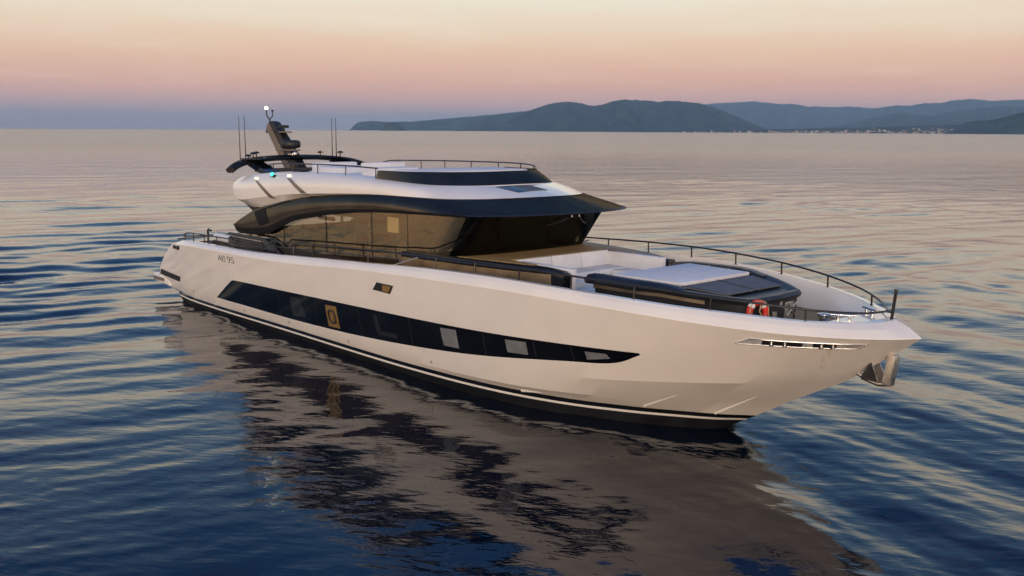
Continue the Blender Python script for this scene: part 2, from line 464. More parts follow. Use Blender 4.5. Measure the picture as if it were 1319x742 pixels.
for hw, sgn in zip(hull_windows, (-1, 1)):
    for a, b_ in SE:
        t_ = MB(); t_.tube([on_hull(a[0] + (b_[0] - a[0]) * f, a[1] + (b_[1] - a[1]) * f, sgn, .010) for f in (0.02, .25, .5, .75, .98)], .012, 6)
        t_.build('window_seam', GREYG, hw)
    for q in ([(-3.36, 1.48), (-2.74, 1.53), (-2.6, .92), (-3.44, .84)], [(1.18, 1.58), (1.36, 1.6), (1.42, 1.12), (1.2, 1.03)],
              [(1.42, 1.16), (2.1, 1.2), (2.21, 1.06), (1.2, 1.03)], [(4.12, 1.70), (4.74, 1.74), (4.74, 1.26), (4.14, 1.24)],
              [(6.46, 1.79), (7.12, 1.83), (7.11, 1.52), (6.47, 1.48)], [(8.72, 1.87), (9.24, 1.89), (9.30, 1.79), (8.73, 1.68)]):
        hull_quad('window_blind', q, BLIND if q[0][0] > 2 else GREYG, hw, off=.014, sides=(sgn,))
    pl = hull_quad('brass_plate', [(-1.30, 1.52), (-.70, 1.54), (-.73, .87), (-1.36, .86)], GOLD, hw, off=.016, sides=(sgn,))[0]
    ring = MB(); cx_, cz_ = -1.02, 1.20
    ring.tube([on_hull(cx_ + .16 * math.copysign(abs(math.cos(a)) ** .55, math.cos(a)), cz_ + .18 * math.copysign(abs(math.sin(a)) ** .55, math.sin(a)), sgn, .022)
               for a in np.linspace(0, 2 * math.pi, 29)], .035, 6, cap=False)
    ring.build('plate_ring', MBLACK, pl)
    # bright lower reveal line of the window band
    t_ = MB(); t_.tube([on_hull(x, z - .02, sgn, .0) for x, z in cr(np.array(WB), 60)], .014, 6)
    t_.build('window_reveal', WHITE, hw)

# small square vent with brass louvre
for sgn in (-1, 1):
    v_ = hull_quad('side_vent', [(1.60, 2.54), (2.36, 2.53), (2.16, 2.29), (1.36, 2.31)], MBLACK, hull, off=.010, sides=(sgn,))[0]
    hull_quad('vent_inner', [(1.88, 2.50), (2.26, 2.50), (2.10, 2.32), (1.80, 2.33)], GOLD, v_, off=.016, sides=(sgn,))
    hull_quad('stern_slot', [(-14.06, 1.12), (-11.95, 1.05), (-12.12, .84), (-14.22, .90)], MBLACK, hull, off=.008, sides=(sgn,), n=10)
    sf = hull_quad('stern_fairlead', [(-12.42, 2.20), (-11.38, 2.28), (-11.5, 2.13), (-12.36, 2.08)], CHROME, hull, off=.008, sides=(sgn,))[0]
    for xx in (-12.05, -11.65):
        b_ = MB(); p = on_hull(xx, 2.18, sgn, .012); b_.lathe([(0, -.03), (.07, -.03), (.07, .03), (0, .03)], p, 12, axis='y'); b_.build('roller', MBLACK, sf)
    # bow fairlead pocket
    bf = hull_quad('bow_fairlead', [(12.22, 2.61), (13.92, 2.60), (13.73, 2.49), (11.93, 2.485)], FAIRM, hull, off=.012, sides=(sgn,), n=14)[0]
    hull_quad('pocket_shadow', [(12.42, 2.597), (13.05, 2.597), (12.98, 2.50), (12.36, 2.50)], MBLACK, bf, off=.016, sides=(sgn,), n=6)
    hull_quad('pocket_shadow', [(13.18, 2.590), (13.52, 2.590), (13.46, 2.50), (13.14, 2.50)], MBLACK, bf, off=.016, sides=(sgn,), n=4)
    fr2 = MB(); fp = [(11.93, 2.485), (12.22, 2.61), (13.92, 2.60), (13.73, 2.49), (11.93, 2.485)]; P = []
    for (xa, za), (xb, zb) in zip(fp[:-1], fp[1:]):
        for f in np.linspace(0, 1, 10)[:-1]: P.append(on_hull(xa + (xb - xa) * f, za + (zb - za) * f, sgn, .014))
    fr2.tube(P + [P[0]], .013, 6); fr2.build('pocket_frame', CHROME, bf, smooth=60)
    for xx in (12.54, 12.75, 13.28, 13.44):
        b_ = MB(); p = on_hull(xx, 2.545, sgn, .02)
        b_.lathe([(0, -.052), (.045, -.052), (.026, -.028), (.026, .028), (.045, .052), (0, .052)], p, 12); b_.build('bollard', CHROME, bf)
    # spray rails on the bow bottom
    for (a, b2) in (((9.30, .54), (10.25, 1.0)), ((10.52, .47), (11.57, 1.08)), ((6.4, .46), (7.0, .52))):
        t_ = MB(); k = 9
        for i in range(1):
            P = [on_hull(a[0] + (b2[0] - a[0]) * f, a[1] + (b2[1] - a[1]) * f, sgn, .0) for f in np.linspace(0, 1, k)]
            t_.tube(P, [.035 * (1 - .8 * f) for f in np.linspace(0, 1, k)], 6)
        t_.build('spray_rail', TAPE, hull)
    if sgn == -1:
        hull_quad('rust_streak', [(13.29, 2.485), (13.40, 2.485), (13.10, 1.95), (12.98, 1.95)], STAIN, hull, off=.004, sides=(-1,), n=4)

for sgn in (-1, 1):
    for xx, zz in ((-7.0, .50), (-.5, .54), (-11.0, .62), (3.4, .66), (-3.9, .58)):
        b_ = MB(); p = on_hull(xx, zz, sgn, .004); b_.lathe([(0, -.012), (.045, -.012), (.045, .012), (.028, .014), (.026, .0), (0, 0)] if sgn > 0 else [(0, .012), (.045, .012), (.045, -.012), (.028, -.014), (.026, 0), (0, 0)], p, 12, axis='y')
        b_.build('drain_outlet', DULLST, hull)

# lettering on the starboard and port quarter
GLY = {'A': [[(0, 0), (.42, 1), (.5, 1), (.92, 0)], [(.2, .32), (.72, .32)]],
       'B': [[(0, 0), (0, 1), (.62, 1), (.74, .88), (.74, .62), (.62, .52), (0, .52)], [(.62, .52), (.8, .4), (.8, .12), (.68, 0), (0, 0)]],
       '9': [[(.1, 0), (.62, 0), (.76, .12), (.76, .88), (.62, 1), (.14, 1), (0, .88), (0, .56), (.14, .44), (.76, .44)]],
       '5': [[(.74, 1), (.04, 1), (.04, .56), (.62, .56), (.76, .44), (.76, .12), (.62, 0), (0, 0)]]}
for sgn in (-1, 1):
    hgt = .185; x0, z0 = -8.0, 2.105
    for ch, xo in (('A', 0), ('B', .31), ('9', .70), ('5', .99)):
        lt = MB()
        for stroke in GLY[ch]:
            pts = []
            for (a, c), (a2, c2) in zip(stroke[:-1], stroke[1:]):
                for f in np.linspace(0, 1, 4)[:-1]: pts.append((a + (a2 - a) * f, c + (c2 - c) * f))
            pts.append(stroke[-1])
            P = []
            for u_, v_ in pts:
                xx = x0 + xo + u_ * .25
                if sgn > 0: xx = x0 + (1.2 - xo - u_ * .25)
                P.append(on_hull(xx, z0 + .025 * (xx - x0) + v_ * hgt, sgn, .004))
            lt.tube(P, .0105, 5)
        lt.build('hull_letter', MBLACK, hull)

# swim platform
sp_out = [(-15.25, 0), (-15.25, 1.6), (-15.22, 2.5), (-15.1, 2.86), (-14.6, 2.93), (-13.4, 2.92), (-13.0, 2.6), (-13.0, 0)]
poly = [(x, -y) for x, y in sp_out] + [(x, y) for x, y in sp_out[::-1][1:-1]]
b_ = MB(); b_.prism([(x, y, .52 if x > -14.3 else .60) for x, y in poly], (0, 0, .24))
plat = b_.build('swim_platform', WHITE, yacht, smooth=40, bevel=.02)
for sgn in (-1, 1):
    b_ = MB(); b_.box((-14.35, sgn * 2.938, .70), (1.05, .012, .13)); b_.build('platform_slot', BROWNP, plat)
b_ = MB(); b_.box((-14.3, 0, .853), (1.6, 5.3, .012)); b_.build('platform_teak', TEAK, plat)

# decks
b_ = MB()
inn = cr(inner, NX); ctr = inn.copy(); ctr[:, 1] = 0
b_.grid([both(inn)[:NX], ctr]); pt = inn.copy(); pt[:, 1] *= -1; b_.grid([ctr, pt])
deck = b_.build('deck', TEAK, yacht, smooth=60)
# flush white plate closing the bow
b_ = MB(); bp_ = [c for c in cr(capin, NX) if c[0] > 13.15]
L = [(x, y + .05, z - .02) for x, y, z in bp_]; Rr = flip(L)
b_.grid([L, Rr]); b_.build('bow_plate', WHITE, yacht, smooth=60)

# ------------------------------------------------------------------ saloon glass shell
OUT = np.array([(-7.2, -2.70), (-5, -2.76), (-2, -2.74), (.8, -2.65), (2.3, -2.54), (3.2, -2.46), (3.72, -2.2), (3.88, -1.6), (3.95, -.8), (3.97, 0)])
RK = np.array([0, 0, 0, .02, .3, .75, 1, 1, 1, 1])


def outline(z, inset=0.0):
    o = OUT.copy(); o[:, 0] += RK * .76 * (z - 3.36); o[:, 1] *= (1 - inset / 2.5)
    o[4:, 0] -= inset
    return np.c_[o, np.full(len(o), z)]


saloon = bpy.data.objects.new('saloon', None); COL.objects.link(saloon); saloon.parent = yacht
NS = 91
zl = [2.86, 3.1, 3.36, 3.65, 3.95, 4.2, 4.43]
ARC = ([-8, -7.31, -5.57, -4.74, -3.66, -2.32, -1.07, .75, 2.2], [3.28, 3.20, 3.33, 3.53, 3.86, 4.08, 4.24, 4.39, 4.43])


def under_arc(r):
    r = r.copy(); r[:, 2] = 2.86 + (r[:, 2] - 2.86) * (np.interp(r[:, 0], *ARC) - 2.86) / (4.43 - 2.86); return r


R = [both(under_arc(cr(outline(z), NS))) for z in zl]
split = int(NS * 5.35 / 9)
b_ = MB(); b_.grid([r_[:split + 1] for r_ in R]); b_.build('side_window', SIDEG, saloon, smooth=60)
b_ = MB(); b_.grid([r_[-split - 1:] for r_ in R]); b_.build('side_window', PORTG, saloon, smooth=60)
b_ = MB(); b_.grid([r_[split:len(r_) - split] for r_ in R[1:]]); ws = b_.build('windshield', FRONTG, saloon, smooth=60)
b_ = MB(); b_.grid([both(cr(outline(z, -.01), NS)) for z in (1.7, 2.4, 2.86)]); b_.build('cabin_side', MBLACK, saloon, smooth=60)
# vertical joints in the side glass
for xx in (-4.45, -1.95, .35, 1.9):
    for sgn in (-1, 1):
        b_ = MB(); b_.tube([(xx + (.012 * (z - 3.36) if xx > 1 else 0), sgn * (.012 + float(np.interp(xx, [-7.2, -5, -2, .8, 2.3], [2.70, 2.76, 2.74, 2.65, 2.54]))), z) for z in (2.9, float(np.interp(xx, *ARC)) - .05)], .011, 6)
        b_.build('glass_joint', MBLACK, saloon)
# inside: added dark partition, gap shaped for a bright patch; floor, aft wall
b_ = MB(); yb = -.6
for x0, x1, z0, z1 in ((-7.1, -6.0, 2.2, 3.25), (-6.0, -3.83, 2.2, 3.17), (-6.0, -5.0, 3.5, 3.62), (-5.0, -3.83, 3.70, 3.95), (-4.58, -4.50, 3.17, 3.72), (-3.83, -2.0, 2.2, 4.1), (-2.0, 3.3, 2.2, 4.38)):
    b_.box(((x0 + x1) / 2, yb, (z0 + z1) / 2), (x1 - x0, .06, z1 - z0))
b_.box((-2, 0, 2.25), (10, 4.7, .06)); b_.box((-7.15, 0, 2.72), (.05, 4.6, 1.0))
b_.build('added_interior_wall', INTER, saloon)
b_ = MB(); b_.box((-1.55, yb - .05, 3.64), (.55, .03, .46)); b_.build('warm_glow_panel', LAMPI, saloon)  # panel given a faint emission for the yellow glow behind the glass
b_ = MB(); b_.box((-2.83, yb - .06, 3.58), (.09, .05, .24)); b_.box((-2.83, yb - .06, 3.05), (.05, .05, .5)); b_.build('pale_panel', DECKW, saloon)
for x0 in (-6.3, -3.4, .2):
    b_ = MB(); b_.box((x0, -1.6, 2.72), (1.7, .8, .5)); b_.box((x0, -1.25, 3.02), (1.7, .2, .4))
    b_.build('saloon_seat', GREYF, saloon, bevel=.06)
b_ = MB(); b_.box((2.9, 0, 3.0), (.9, 3.6, .6)); b_.box((2.3, -.9, 3.2), (.6, .55, .9)); b_.build('helm_console', MBLACK, saloon, bevel=.05)
# wipers
for y0, y1, x0, z1 in ((.73, -.06, 4.71, 4.06), (1.0, 1.45, 4.68, 4.03)):
    b_ = MB(); zz = np.linspace(4.27, z1, 7)
    b_.tube([(3.99 + .76 * (z - 3.36) + .03, y0 + (y1 - y0) * (k / 6), z + .07 * math.sin(math.pi * k / 6) * 0 - .03 * math.sin(math.pi * k / 6)) for k, z in enumerate(zz)], .014, 6)
    b_.lathe([(0, -.03), (.03, -.03), (.03, .03), (0, .03)], (4.70, y0, 4.27), 10, axis='x')
    b_.build('wiper', CHROME, ws)

# ------------------------------------------------------------------ roof fascia / visor
FL = np.array([(-8.0, -2.72, 3.29), (-7.31, -2.86, 3.17), (-5.57, -2.9, 3.28), (-4.74, -2.9, 3.48), (-3.66, -2.9, 3.81), (-2.32, -2.9, 4.03), (-1.07, -2.9, 4.19),
               (.75, -2.9, 4.34), (2.78, -2.88, 4.41), (4.0, -2.83, 4.43), (4.75, -2.68, 4.44), (5.3, -2.25, 4.455), (5.75, -1.6, 4.47), (6.05, -.8, 4.485), (6.15, 0, 4.49)])
FU = np.array([(-8.05, -2.68, 3.31), (-7.3, -2.75, 3.58), (-6.28, -2.75, 3.93), (-5.2, -2.75, 4.15), (-4.17, -2.75, 4.33), (-2.87, -2.75, 4.52), (-1.29, -2.75, 4.66),
               (.54, -2.75, 4.75), (2.4, -2.66, 4.77), (3.3, -2.45, 4.77), (3.75, -2.15, 4.77), (4.05, -1.8, 4.775), (4.45, -1.25, 4.79), (4.8, -.6, 4.82), (4.9, 0, 4.83)])
NF = 160
fl, fu = cr(FL, NF), cr(FU, NF)
bulge = np.r_[np.full(int(NF * 8.5 / 14), .06), np.linspace(.06, 0.0, NF - int(NF * 8.5 / 14))]
fr_ = []
for f in np.linspace(0, 1, 7):
    q = fl * (1 - f) + fu * f; q[:, 1] -= bulge * math.sin(math.pi * f) * np.minimum(1, np.abs(q[:, 1])); fr_.append(both(q))
b_ = MB(); b_.grid(fr_); fascia = b_.build('roof_visor', NAVY, yacht, smooth=50)
# soffit under the visor
top_o = cr(outline(4.44), NF); so = fl.copy(); so[:, 2] += .0
near = np.array([top_o[np.argmin(np.hypot(top_o[:, 0] - p[0], top_o[:, 1] - p[1]))] for p in so])
wt = np.clip((so[:, 0] - .5) / 2.5, 0, 1)[:, None]
s3 = np.c_[so[:, 0], so[:, 1] * .94, so[:, 2] + .05] * (1 - wt) + np.c_[near[:, :2], so[:, 2] + .02] * wt
b_ = MB(); b_.grid([both(so), both(np.c_[so[:, 0] - .02, so[:, 1] * .985, so[:, 2] + .03]), both(s3)])
b_.build('visor_soffit', MBLACK, fascia, smooth=60)
b_ = MB(); ce = cr(outline(4.44, .04), NF); ce = ce[ce[:, 0] > -1.5]; b_.grid([both(ce), both(np.c_[ce[:, 0] * .9, ce[:, 1] * .02, np.full(len(ce), 4.45)])])
b_.build('saloon_ceiling', MBLACK, saloon, smooth=60)
# black gasket along the lower edge, thicker aft
for sgn in (-1, 1):
    P = fl[: int(NF * .70)]; tk = np.interp(P[:, 0], [-8, -7.3, -5.6, -3.6, 0, 4], [.02, .09, .12, .09, .05, .03])
    b_ = MB(); b_.grid([[(p[0], sgn * (abs(p[1]) + .012), p[2] + t) for p, t in zip(P, tk)], [(p[0], sgn * (abs(p[1]) + .022), p[2]) for p in P],
                        [(p[0], sgn * (abs(p[1]) + .012), p[2] - t) for p, t in zip(P, tk)], [(p[0], sgn * (abs(p[1]) - .08), p[2] - t * .8) for p, t in zip(P, tk)]])
    b_.build('visor_gasket', DBLACK, fascia, smooth=60)
FBV = BVHTree.FromPolygons([v.co.copy() for v in fascia.data.vertices], [tuple(p.vertices) for p in fascia.data.polygons])


def on_side(bvh, x, z, sgn, off):
    h, n, _, _ = bvh.ray_cast(Vector((x, sgn * 9, z)), Vector((0, -sgn, 0)), 9)
    if h is None: return Vector((x, sgn * 2.8, z))
    if n.y * sgn < 0: n = -n
    return h + n * off


for sgn in (-1, 1):
    b_ = MB()
    q = [(-6.35, 3.84), (-5.55, 3.98), (-5.10, 3.58), (-5.75, 3.42)]
    Rw = []
    for k in range(5):
        f = k / 4; a = np.array(q[0]) * (1 - f) + np.array(q[3]) * f; c = np.array(q[1]) * (1 - f) + np.array(q[2]) * f
        Rw.append([tuple(on_side(FBV, *(a * (1 - g) + c * g), sgn, .012)) for g in np.linspace(0, 1, 6)])
    b_.grid(Rw)
    q = [(-6.3, 3.86), (-4.0, 4.34), (-4.0, 4.31), (-5.7, 3.95)]
    Rw = []
    for k in range(4):
        f = k / 3; a = np.array(q[0]) * (1 - f) + np.array(q[3]) * f; c = np.array(q[1]) * (1 - f) + np.array(q[2]) * f
        Rw.append([tuple(on_side(FBV, *(a * (1 - g) + c * g), sgn, .014)) for g in np.linspace(0, 1, 10)])
    b_.grid(Rw)
    b_.build('fin_recess', DBLACK, fascia, smooth=60)

# ------------------------------------------------------------------ flybridge
FT = np.array([(-9.3, -1.2, 4.72), (-8.95, -1.9, 4.72), (-8.35, -2.35, 4.78), (-7.5, -2.53, 4.93), (-5.7, -2.6, 5.11), (-3.56, -2.6, 5.19), (-1.2, -2.56, 5.2), (.8, -2.48, 5.14),
               (2.0, -2.3, 5.08), (2.75, -1.95, 5.06), (3.2, -1.5, 5.06), (3.5, -.8, 5.07), (3.6, 0, 5.08)])
FF = np.array([(-9.1, -1.3, 4.36), (-8.75, -2.1, 4.34), (-8.2, -2.62, 4.27), (-7.4, -2.8, 4.18), (-5.6, -2.88, 4.36), (-3.6, -2.88, 4.56), (-1.2, -2.83, 4.70), (.8, -2.77, 4.775),
               (2.4, -2.66, 4.785), (3.3, -2.45, 4.785), (4.05, -1.8, 4.79), (4.7, -.8, 4.83), (4.92, 0, 4.845)])
FG = np.array([(-8.6, -1.3, 4.25), (-8.3, -1.9, 4.2), (-7.9, -2.35, 4.1), (-7.0, -2.55, 3.96), (-5.6, -2.68, 4.05), (-3.6, -2.72, 4.42), (-1.2, -2.72, 4.64), (.8, -2.7, 4.74),
               (2.4, -2.6, 4.76), (3.3, -2.4, 4.76), (4.0, -1.75, 4.77), (4.6, -.8, 4.8), (4.8, 0, 4.82)])
NB_ = 130
ft, ff, fg = cr(FT, NB_), cr(FF, NB_), cr(FG, NB_)
bl = np.interp(np.linspace(0, 1, NB_), [0, .6, .75, 1], [.13, .10, .03, .02])
Rw = [fg, ff]
for f in (.12, .3, .5, .7, .86, .96, 1.0):
    q = ff * (1 - f) + ft * f; k = math.sin(math.pi * f) * bl; q[:, 1] -= k * np.minimum(1, np.abs(q[:, 1])); q[:, 2] += k * .55; Rw.append(q)
q = ft.copy(); q[:, 1] *= .975; q[:, 2] += .012; Rw.append(q)
q = ft.copy(); q[:, 1] *= .95; q[:, 2] -= .01; q[:, 0] *= .995; Rw.append(q)
b_ = MB(); b_.grid([both(r_) for r_ in Rw])
# aft end and underside
aft = np.array([r_[0] for r_ in Rw])
b_.grid([np.c_[aft[:, 0] - .12 * (1 - k * k), aft[:, 1] * k, aft[:, 2]] for k in np.linspace(1, -1, 9)])
fly = b_.build('flybridge', WHITE, yacht, smooth=28)
b_ = MB(); q = Rw[-1].copy(); c_ = q.copy(); c_[:, 1] = 0; c_[:, 2] += .02; p_ = q.copy(); p_[:, 1] *= -1; b_.grid([q, c_, p_])
b_.build('flybridge_deck', DECKW, fly, smooth=60)
b_ = MB(); q = fg.copy(); c_ = q.copy(); c_[:, 1] = 0; p_ = q.copy(); p_[:, 1] *= -1; b_.grid([q, c_, p_]); b_.build('overhang_soffit', MBLACK, fly, smooth=60)
FYB = BVHTree.FromPolygons([v.co.copy() for v in fly.data.vertices], [tuple(p.vertices) for p in fly.data.polygons])
# dark diagonal slots with a lamp at the top
for sgn in (-1, 1):
    for (xa, za), (xb, zb), wd in (((-6.12, 4.86), (-4.92, 4.36), .30), ((-4.02, 5.02), (-2.86, 4.58), .34)):
        b_ = MB(); Rr_ = []
        for f in np.linspace(0, 1, 9):
            fx = f ** .8; x, z = xa + (xb - xa) * fx, za + (zb - za) * f
            ww = wd * (.75 + .35 * f)
            Rr_.append([tuple(on_side(FYB, x + g, z, sgn, .014)) for g in np.linspace(-ww / 2, ww / 2, 4)])
        b_.grid(Rr_); s_ = b_.build('side_slot', BROWNP, fly, smooth=60)
        b_ = MB(); p = on_side(FYB, xa - .04, za + .06, sgn, .02); b_.box(p, (.17, .05, .07)); b_.build('slot_lamp', LAMPW, s_, bevel=.015)
    b_ = MB(); p = on_side(FYB, -5.04, 5.03, sgn, .03); b_.box(p, (.22, .1, .07)); b_.build('lamp_base', MBLACK, fly, bevel=.015)
    if sgn < 0:
        b_ = MB(); b_.lathe([(0, -.07), (.055, -.04), (.055, .04), (0, .07)], p + Vector((0, sgn * .04, .05)), 12); b_.build('green_sidelight', LAMPG, fly)
# dark coaming round the upper helm
CBm = np.array([(.25, -2.44, 5.14), (1.2, -2.38, 5.10), (2.0, -2.26, 5.07), (2.75, -1.92, 5.05), (3.2, -1.47, 5.05), (3.5, -.8, 5.06), (3.6, 0, 5.07)])
CTp = np.array([(.25, -2.38, 5.39), (1.1, -2.27, 5.39), (1.75, -2.05, 5.395), (2.35, -1.65, 5.40), (2.7, -1.25, 5.405), (2.95, -.7, 5.41), (3.02, 0, 5.415)])
c0, c1 = cr(CBm, 60), cr(CTp, 60)
ci = c1.copy(); ci[:, 1] *= .955; ci[:, 0] = c1[:, 0] - .07 * np.linspace(0, 1, 60) ** .5; cd = ci.copy(); cd[:, 2] = 5.06
b_ = MB(); b_.grid([both(c0 * .999), both(c0 * .5 + c1 * .5 - np.array([0, .0, -.01])), both(c1), both(ci), both(cd)])
e0 = np.array([c0[0], c1[0], ci[0], cd[0]])
for sgn in (1, -1): b_.add([(p[0], p[1] * sgn, p[2]) for p in e0], [(0, 1, 2, 3)])
coam = b_.build('helm_coaming', NAVY, fly, smooth=35)
# skylight flush in the front roof
RFB = BVHTree.FromPolygons([v.co.copy() for v in fly.data.vertices], [tuple(p.vertices) for p in fly.data.polygons])


def on_top(bvh, x, y, off):
    h, n, _, _ = bvh.ray_cast(Vector((x, y, 9)), Vector((0, 0, -1)), 6)
    return (h + Vector((0, 0, off))) if h is not None else Vector((x, y, 5.0 + off))


b_ = MB(); qa = [(3.60, -1.0), (4.30, -.80), (4.34, .22), (3.70, .10)]
for mi, (lo_, hi_) in ((0, (0, .45)), (1, (.47, 1))):
    Rw2 = []
    for f in np.linspace(lo_, hi_, 5):
        a = np.array(qa[0]) * (1 - f) + np.array(qa[3]) * f; c = np.array(qa[1]) * (1 - f) + np.array(qa[2]) * f
        Rw2.append([tuple(on_top(RFB, *(a * (1 - g) + c * g), .010)) for g in np.linspace(0, 1, 6)])
    b_.grid(Rw2, mi)
b_.build('roof_skylight', [GREYG, GREYF], fly, smooth=60)
# upper helm seats and sunbed
b_ = MB(); b_.box((1.0, 0, 5.22), (1.7, 3.6, .36)); b_.build('sun_bed', CUSH, fly, bevel=.06)
b_ = MB(); b_.box((-1.0, -1.1, 5.27), (.75, 1.5, .28)); b_.box((-1.35, -1.1, 5.38), (.16, 1.5, .34)); b_.build('helm_seat', CUSH, fly, bevel=.05)
b_ = MB(); b_.box((-3.6, -.9, 5.24), (1.7, 1.6, .24)); b_.box((-4.4, -.9, 5.30), (.2, 1.6, .34)); b_.build('lounge_seat', CUSH, fly, bevel=.07)


def rail_obj(name, top, base, r_top=.02, r_post=.017, parent=None, posts=None, mids=()):
    b = MB(); b.tube(top, r_top, 8); 
    for m_ in mids: b.tube(m_, r_post * .8, 6)
    o = b.build(name, RAILM, parent, smooth=60)
    for a, c in (posts or []):
        pb = MB(); pb.tube([a, c], r_post, 6); pb.lathe([(0, 0), (.035, 0), (.035, .015), (0, .015)], a, 8); pb.build('rail_post', RAILM, o, smooth=60)
    return o


FRAIL = {-1: [(-6.15, -2.2, 5.30), (-6.0, -2.38, 5.37), (-5.0, -2.47, 5.43), (-3.0, -2.49, 5.47), (-1.4, -2.47, 5.48), (.28, -2.40, 5.45)],
         1: [(-6.45, 2.1, 5.18), (-6.3, 2.2, 5.32), (-6.0, 2.38, 5.42), (-4.5, 2.45, 5.46), (-3.0, 2.48, 5.49), (-1.2, 2.46, 5.51), (.3, 2.38, 5.52), (1.3, 2.2, 5.51), (2.0, 1.92, 5.48), (2.4, 1.6, 5.42)]}
for sgn in (-1, 1):
    k = cr(np.array(FRAIL[sgn]), 90); ps = []
    for xx in ((-5.6, -4.25, -2.75, -1.25, .2) if sgn < 0 else (-5.6, -4.3, -3.0, -1.6, -.2, 1.0, 1.9)):
        y, z = float(np.interp(xx, k[:, 0], k[:, 1])), float(np.interp(xx, k[:, 0], k[:, 2]))
        ps.append(((xx, y * 1.005, float(np.interp(xx, [-8, -5.7, -3.5, .2, .3, 3], [4.88, 5.10, 5.18, 5.14, 5.385, 5.395]))), (xx, y, z)))
    rail_obj('flybridge_rail', k, None, .020, .017, fly, ps)

# ------------------------------------------------------------------ radar arch, mast, aerials
wc = np.array([(-8.05, -2.75, 5.16), (-8.12, -2.45, 5.33), (-8.25, -1.9, 5.46), (-8.35, -1.0, 5.53), (-8.4, 0, 5.55), (-8.35, 1.0, 5.53), (-8.25, 1.9, 5.44), (-8.12, 2.4, 5.31), (-8.05, 2.65, 5.20)])
sec = []
for x, y, z in cr(wc, 49):
    ch = .95 - .28 * (abs(y) / 2.7) ** 2
    sec.append([(x - ch * .55, y, z - .02), (x - ch * .3, y, z + .05), (x + ch * .25, y, z + .045), (x + ch * .45, y, z - .03), (x + ch * .3, y, z - .12), (x - ch * .35, y, z - .13)])
b_ = MB(); b_.grid(sec, closed=True); b_.add(sec[0], [tuple(range(6))]); b_.add(sec[-1], [tuple(range(6))])
arch = b_.build('radar_arch', NAVY, fly, smooth=40)
for sgn in (-1, 1):
    b_ = MB(); b_.prism([(-8.75, sgn * 1.95, 5.36), (-8.05, sgn * 1.95, 5.38), (-7.2, sgn * 1.75, 5.02), (-7.9, sgn * 1.75, 5.0)], (0, -sgn * .45, 0))
    b_.build('arch_pylon', BLACK, arch, smooth=30)
b_ = MB(); b_.box((-8.0, 0, 5.10), (.4, 3.6, .12)); b_.build('arch_beam', PADN, arch, bevel=.03)
# mast, raked aft
b_ = MB()
for y in (-.13, .13):
    b_.prism([(-9.0, y - .03, 5.0), (-8.5, y - .03, 5.0), (-10.12, y - .03, 6.70), (-10.32, y - .03, 6.66), (-10.36, y - .03, 6.5)], (0, .06, 0))
mast = b_.build('radar_mast', BROWNP, fly, smooth=30)
b_ = MB(); b_.prism([(-8.6, -.15, 5.0), (-7.85, -.15, 5.0), (-8.5, -.15, 5.6), (-9.85, -.15, 6.74), (-10.12, -.15, 6.80), (-10.22, -.15, 6.72)], (0, .30, 0)); b_.build('mast_core', MBLACK, mast, smooth=30)
b_ = MB(); b_.box((-9.1, 0, 5.76), (1.15, .42, .05)); b_.box((-9.65, 0, 6.40), (1.25, .3, .05)); b_.build('mast_shelf', BROWNP, mast, bevel=.01)
b_ = MB(); b_.lathe([(0, -.14), (.28, -.14), (.34, -.09), (.35, .04), (.31, .12), (.2, .15), (0, .15)], (-8.85, 0, 5.97), 24); b_.build('radome', MBLACK, mast, smooth=50)
b_ = MB(); b_.tube([(-8.75, 0, 5.76), (-8.75, 0, 5.84)], .12, 10); b_.build('radome_foot', MBLACK, mast)
b_ = MB(); b_.lathe([(0, -.08), (.09, -.06), (.09, .04), (.05, .09), (0, .1)], (-8.42, -.08, 5.63), 14); b_.box((-8.62, -.1, 5.6), (.32, .16, .07)); b_.build('camera_dome', CHROME, mast, bevel=.01)
b_ = MB(); b_.tube([(-9.35, 0, 6.43), (-9.35, 0, 6.54)], .05, 8); b_.box((-9.35, 0, 6.60), (.16, .36, .10)); b_.build('horn', MBLACK, mast, bevel=.02)
b_ = MB(); b_.box((-10.4, 0, 6.42), (.3, .2, .12)); b_.build('mast_bracket', MBLACK, mast, bevel=.02)
b_ = MB(); b_.tube([(-10.35, 0, 6.55), (-10.4, 0, 6.85), (-10.5, -.05, 7.0), (-10.52, -.05, 7.2)], .025, 8); b_.tube([(-10.4, 0, 6.85), (-10.3, .08, 6.98), (-10.3, .08, 7.15)], .022, 8)
b_.lathe([(0, 0), (.05, 0), (.05, .06), (0, .06)], (-10.3, .08, 7.15), 10); lp = b_.build('light_pole', RAILM, mast)
b_ = MB(); b_.lathe([(0, -.05), (.055, -.03), (.055, .04), (0, .07)], (-10.52, -.05, 7.27), 12); b_.build('masthead_light', LAMPM, lp)
for x, y, z0, z1, m_ in ((-7.95, -2.42, 5.33, 6.95, RAILM), (-7.95, -2.22, 5.38, 6.95, RAILM), (-8.3, 1.38, 5.5, 6.92, RAILM), (-8.3, 1.55, 5.5, 6.92, RAILM), (-8.3, .95, 5.52, 6.05, DULLST)):
    b_ = MB(); b_.tube([(x, y, z0), (x, y, z0 + .15), (x, y, z1)], [.028, .02, .009], 6); b_.build('whip_aerial', m_, arch)
for x, y, h in ((-8.2, -2.0, .12), (-8.1, -1.75, .22), (-8.25, 1.68, .2), (-8.45, .97, .12), (-8.0, -1.92, .2)):
    b_ = MB(); z0 = 5.47 if abs(y) > 1.5 else 5.55
    b_.tube([(x, y, z0 - .04), (x, y, z0 + h)], .022, 6); b_.lathe([(0, -.02), (.10, -.02), (.11, .02), (.06, .05), (0, .055)], (x, y, z0 + h), 14); b_.build('satellite_puck', MBLACK, arch)
b_ = MB(); b_.box((-8.0, -2.0, 5.49), (.5, .5, .05)); b_.build('arch_hatch', MBLACK, arch, bevel=.01)

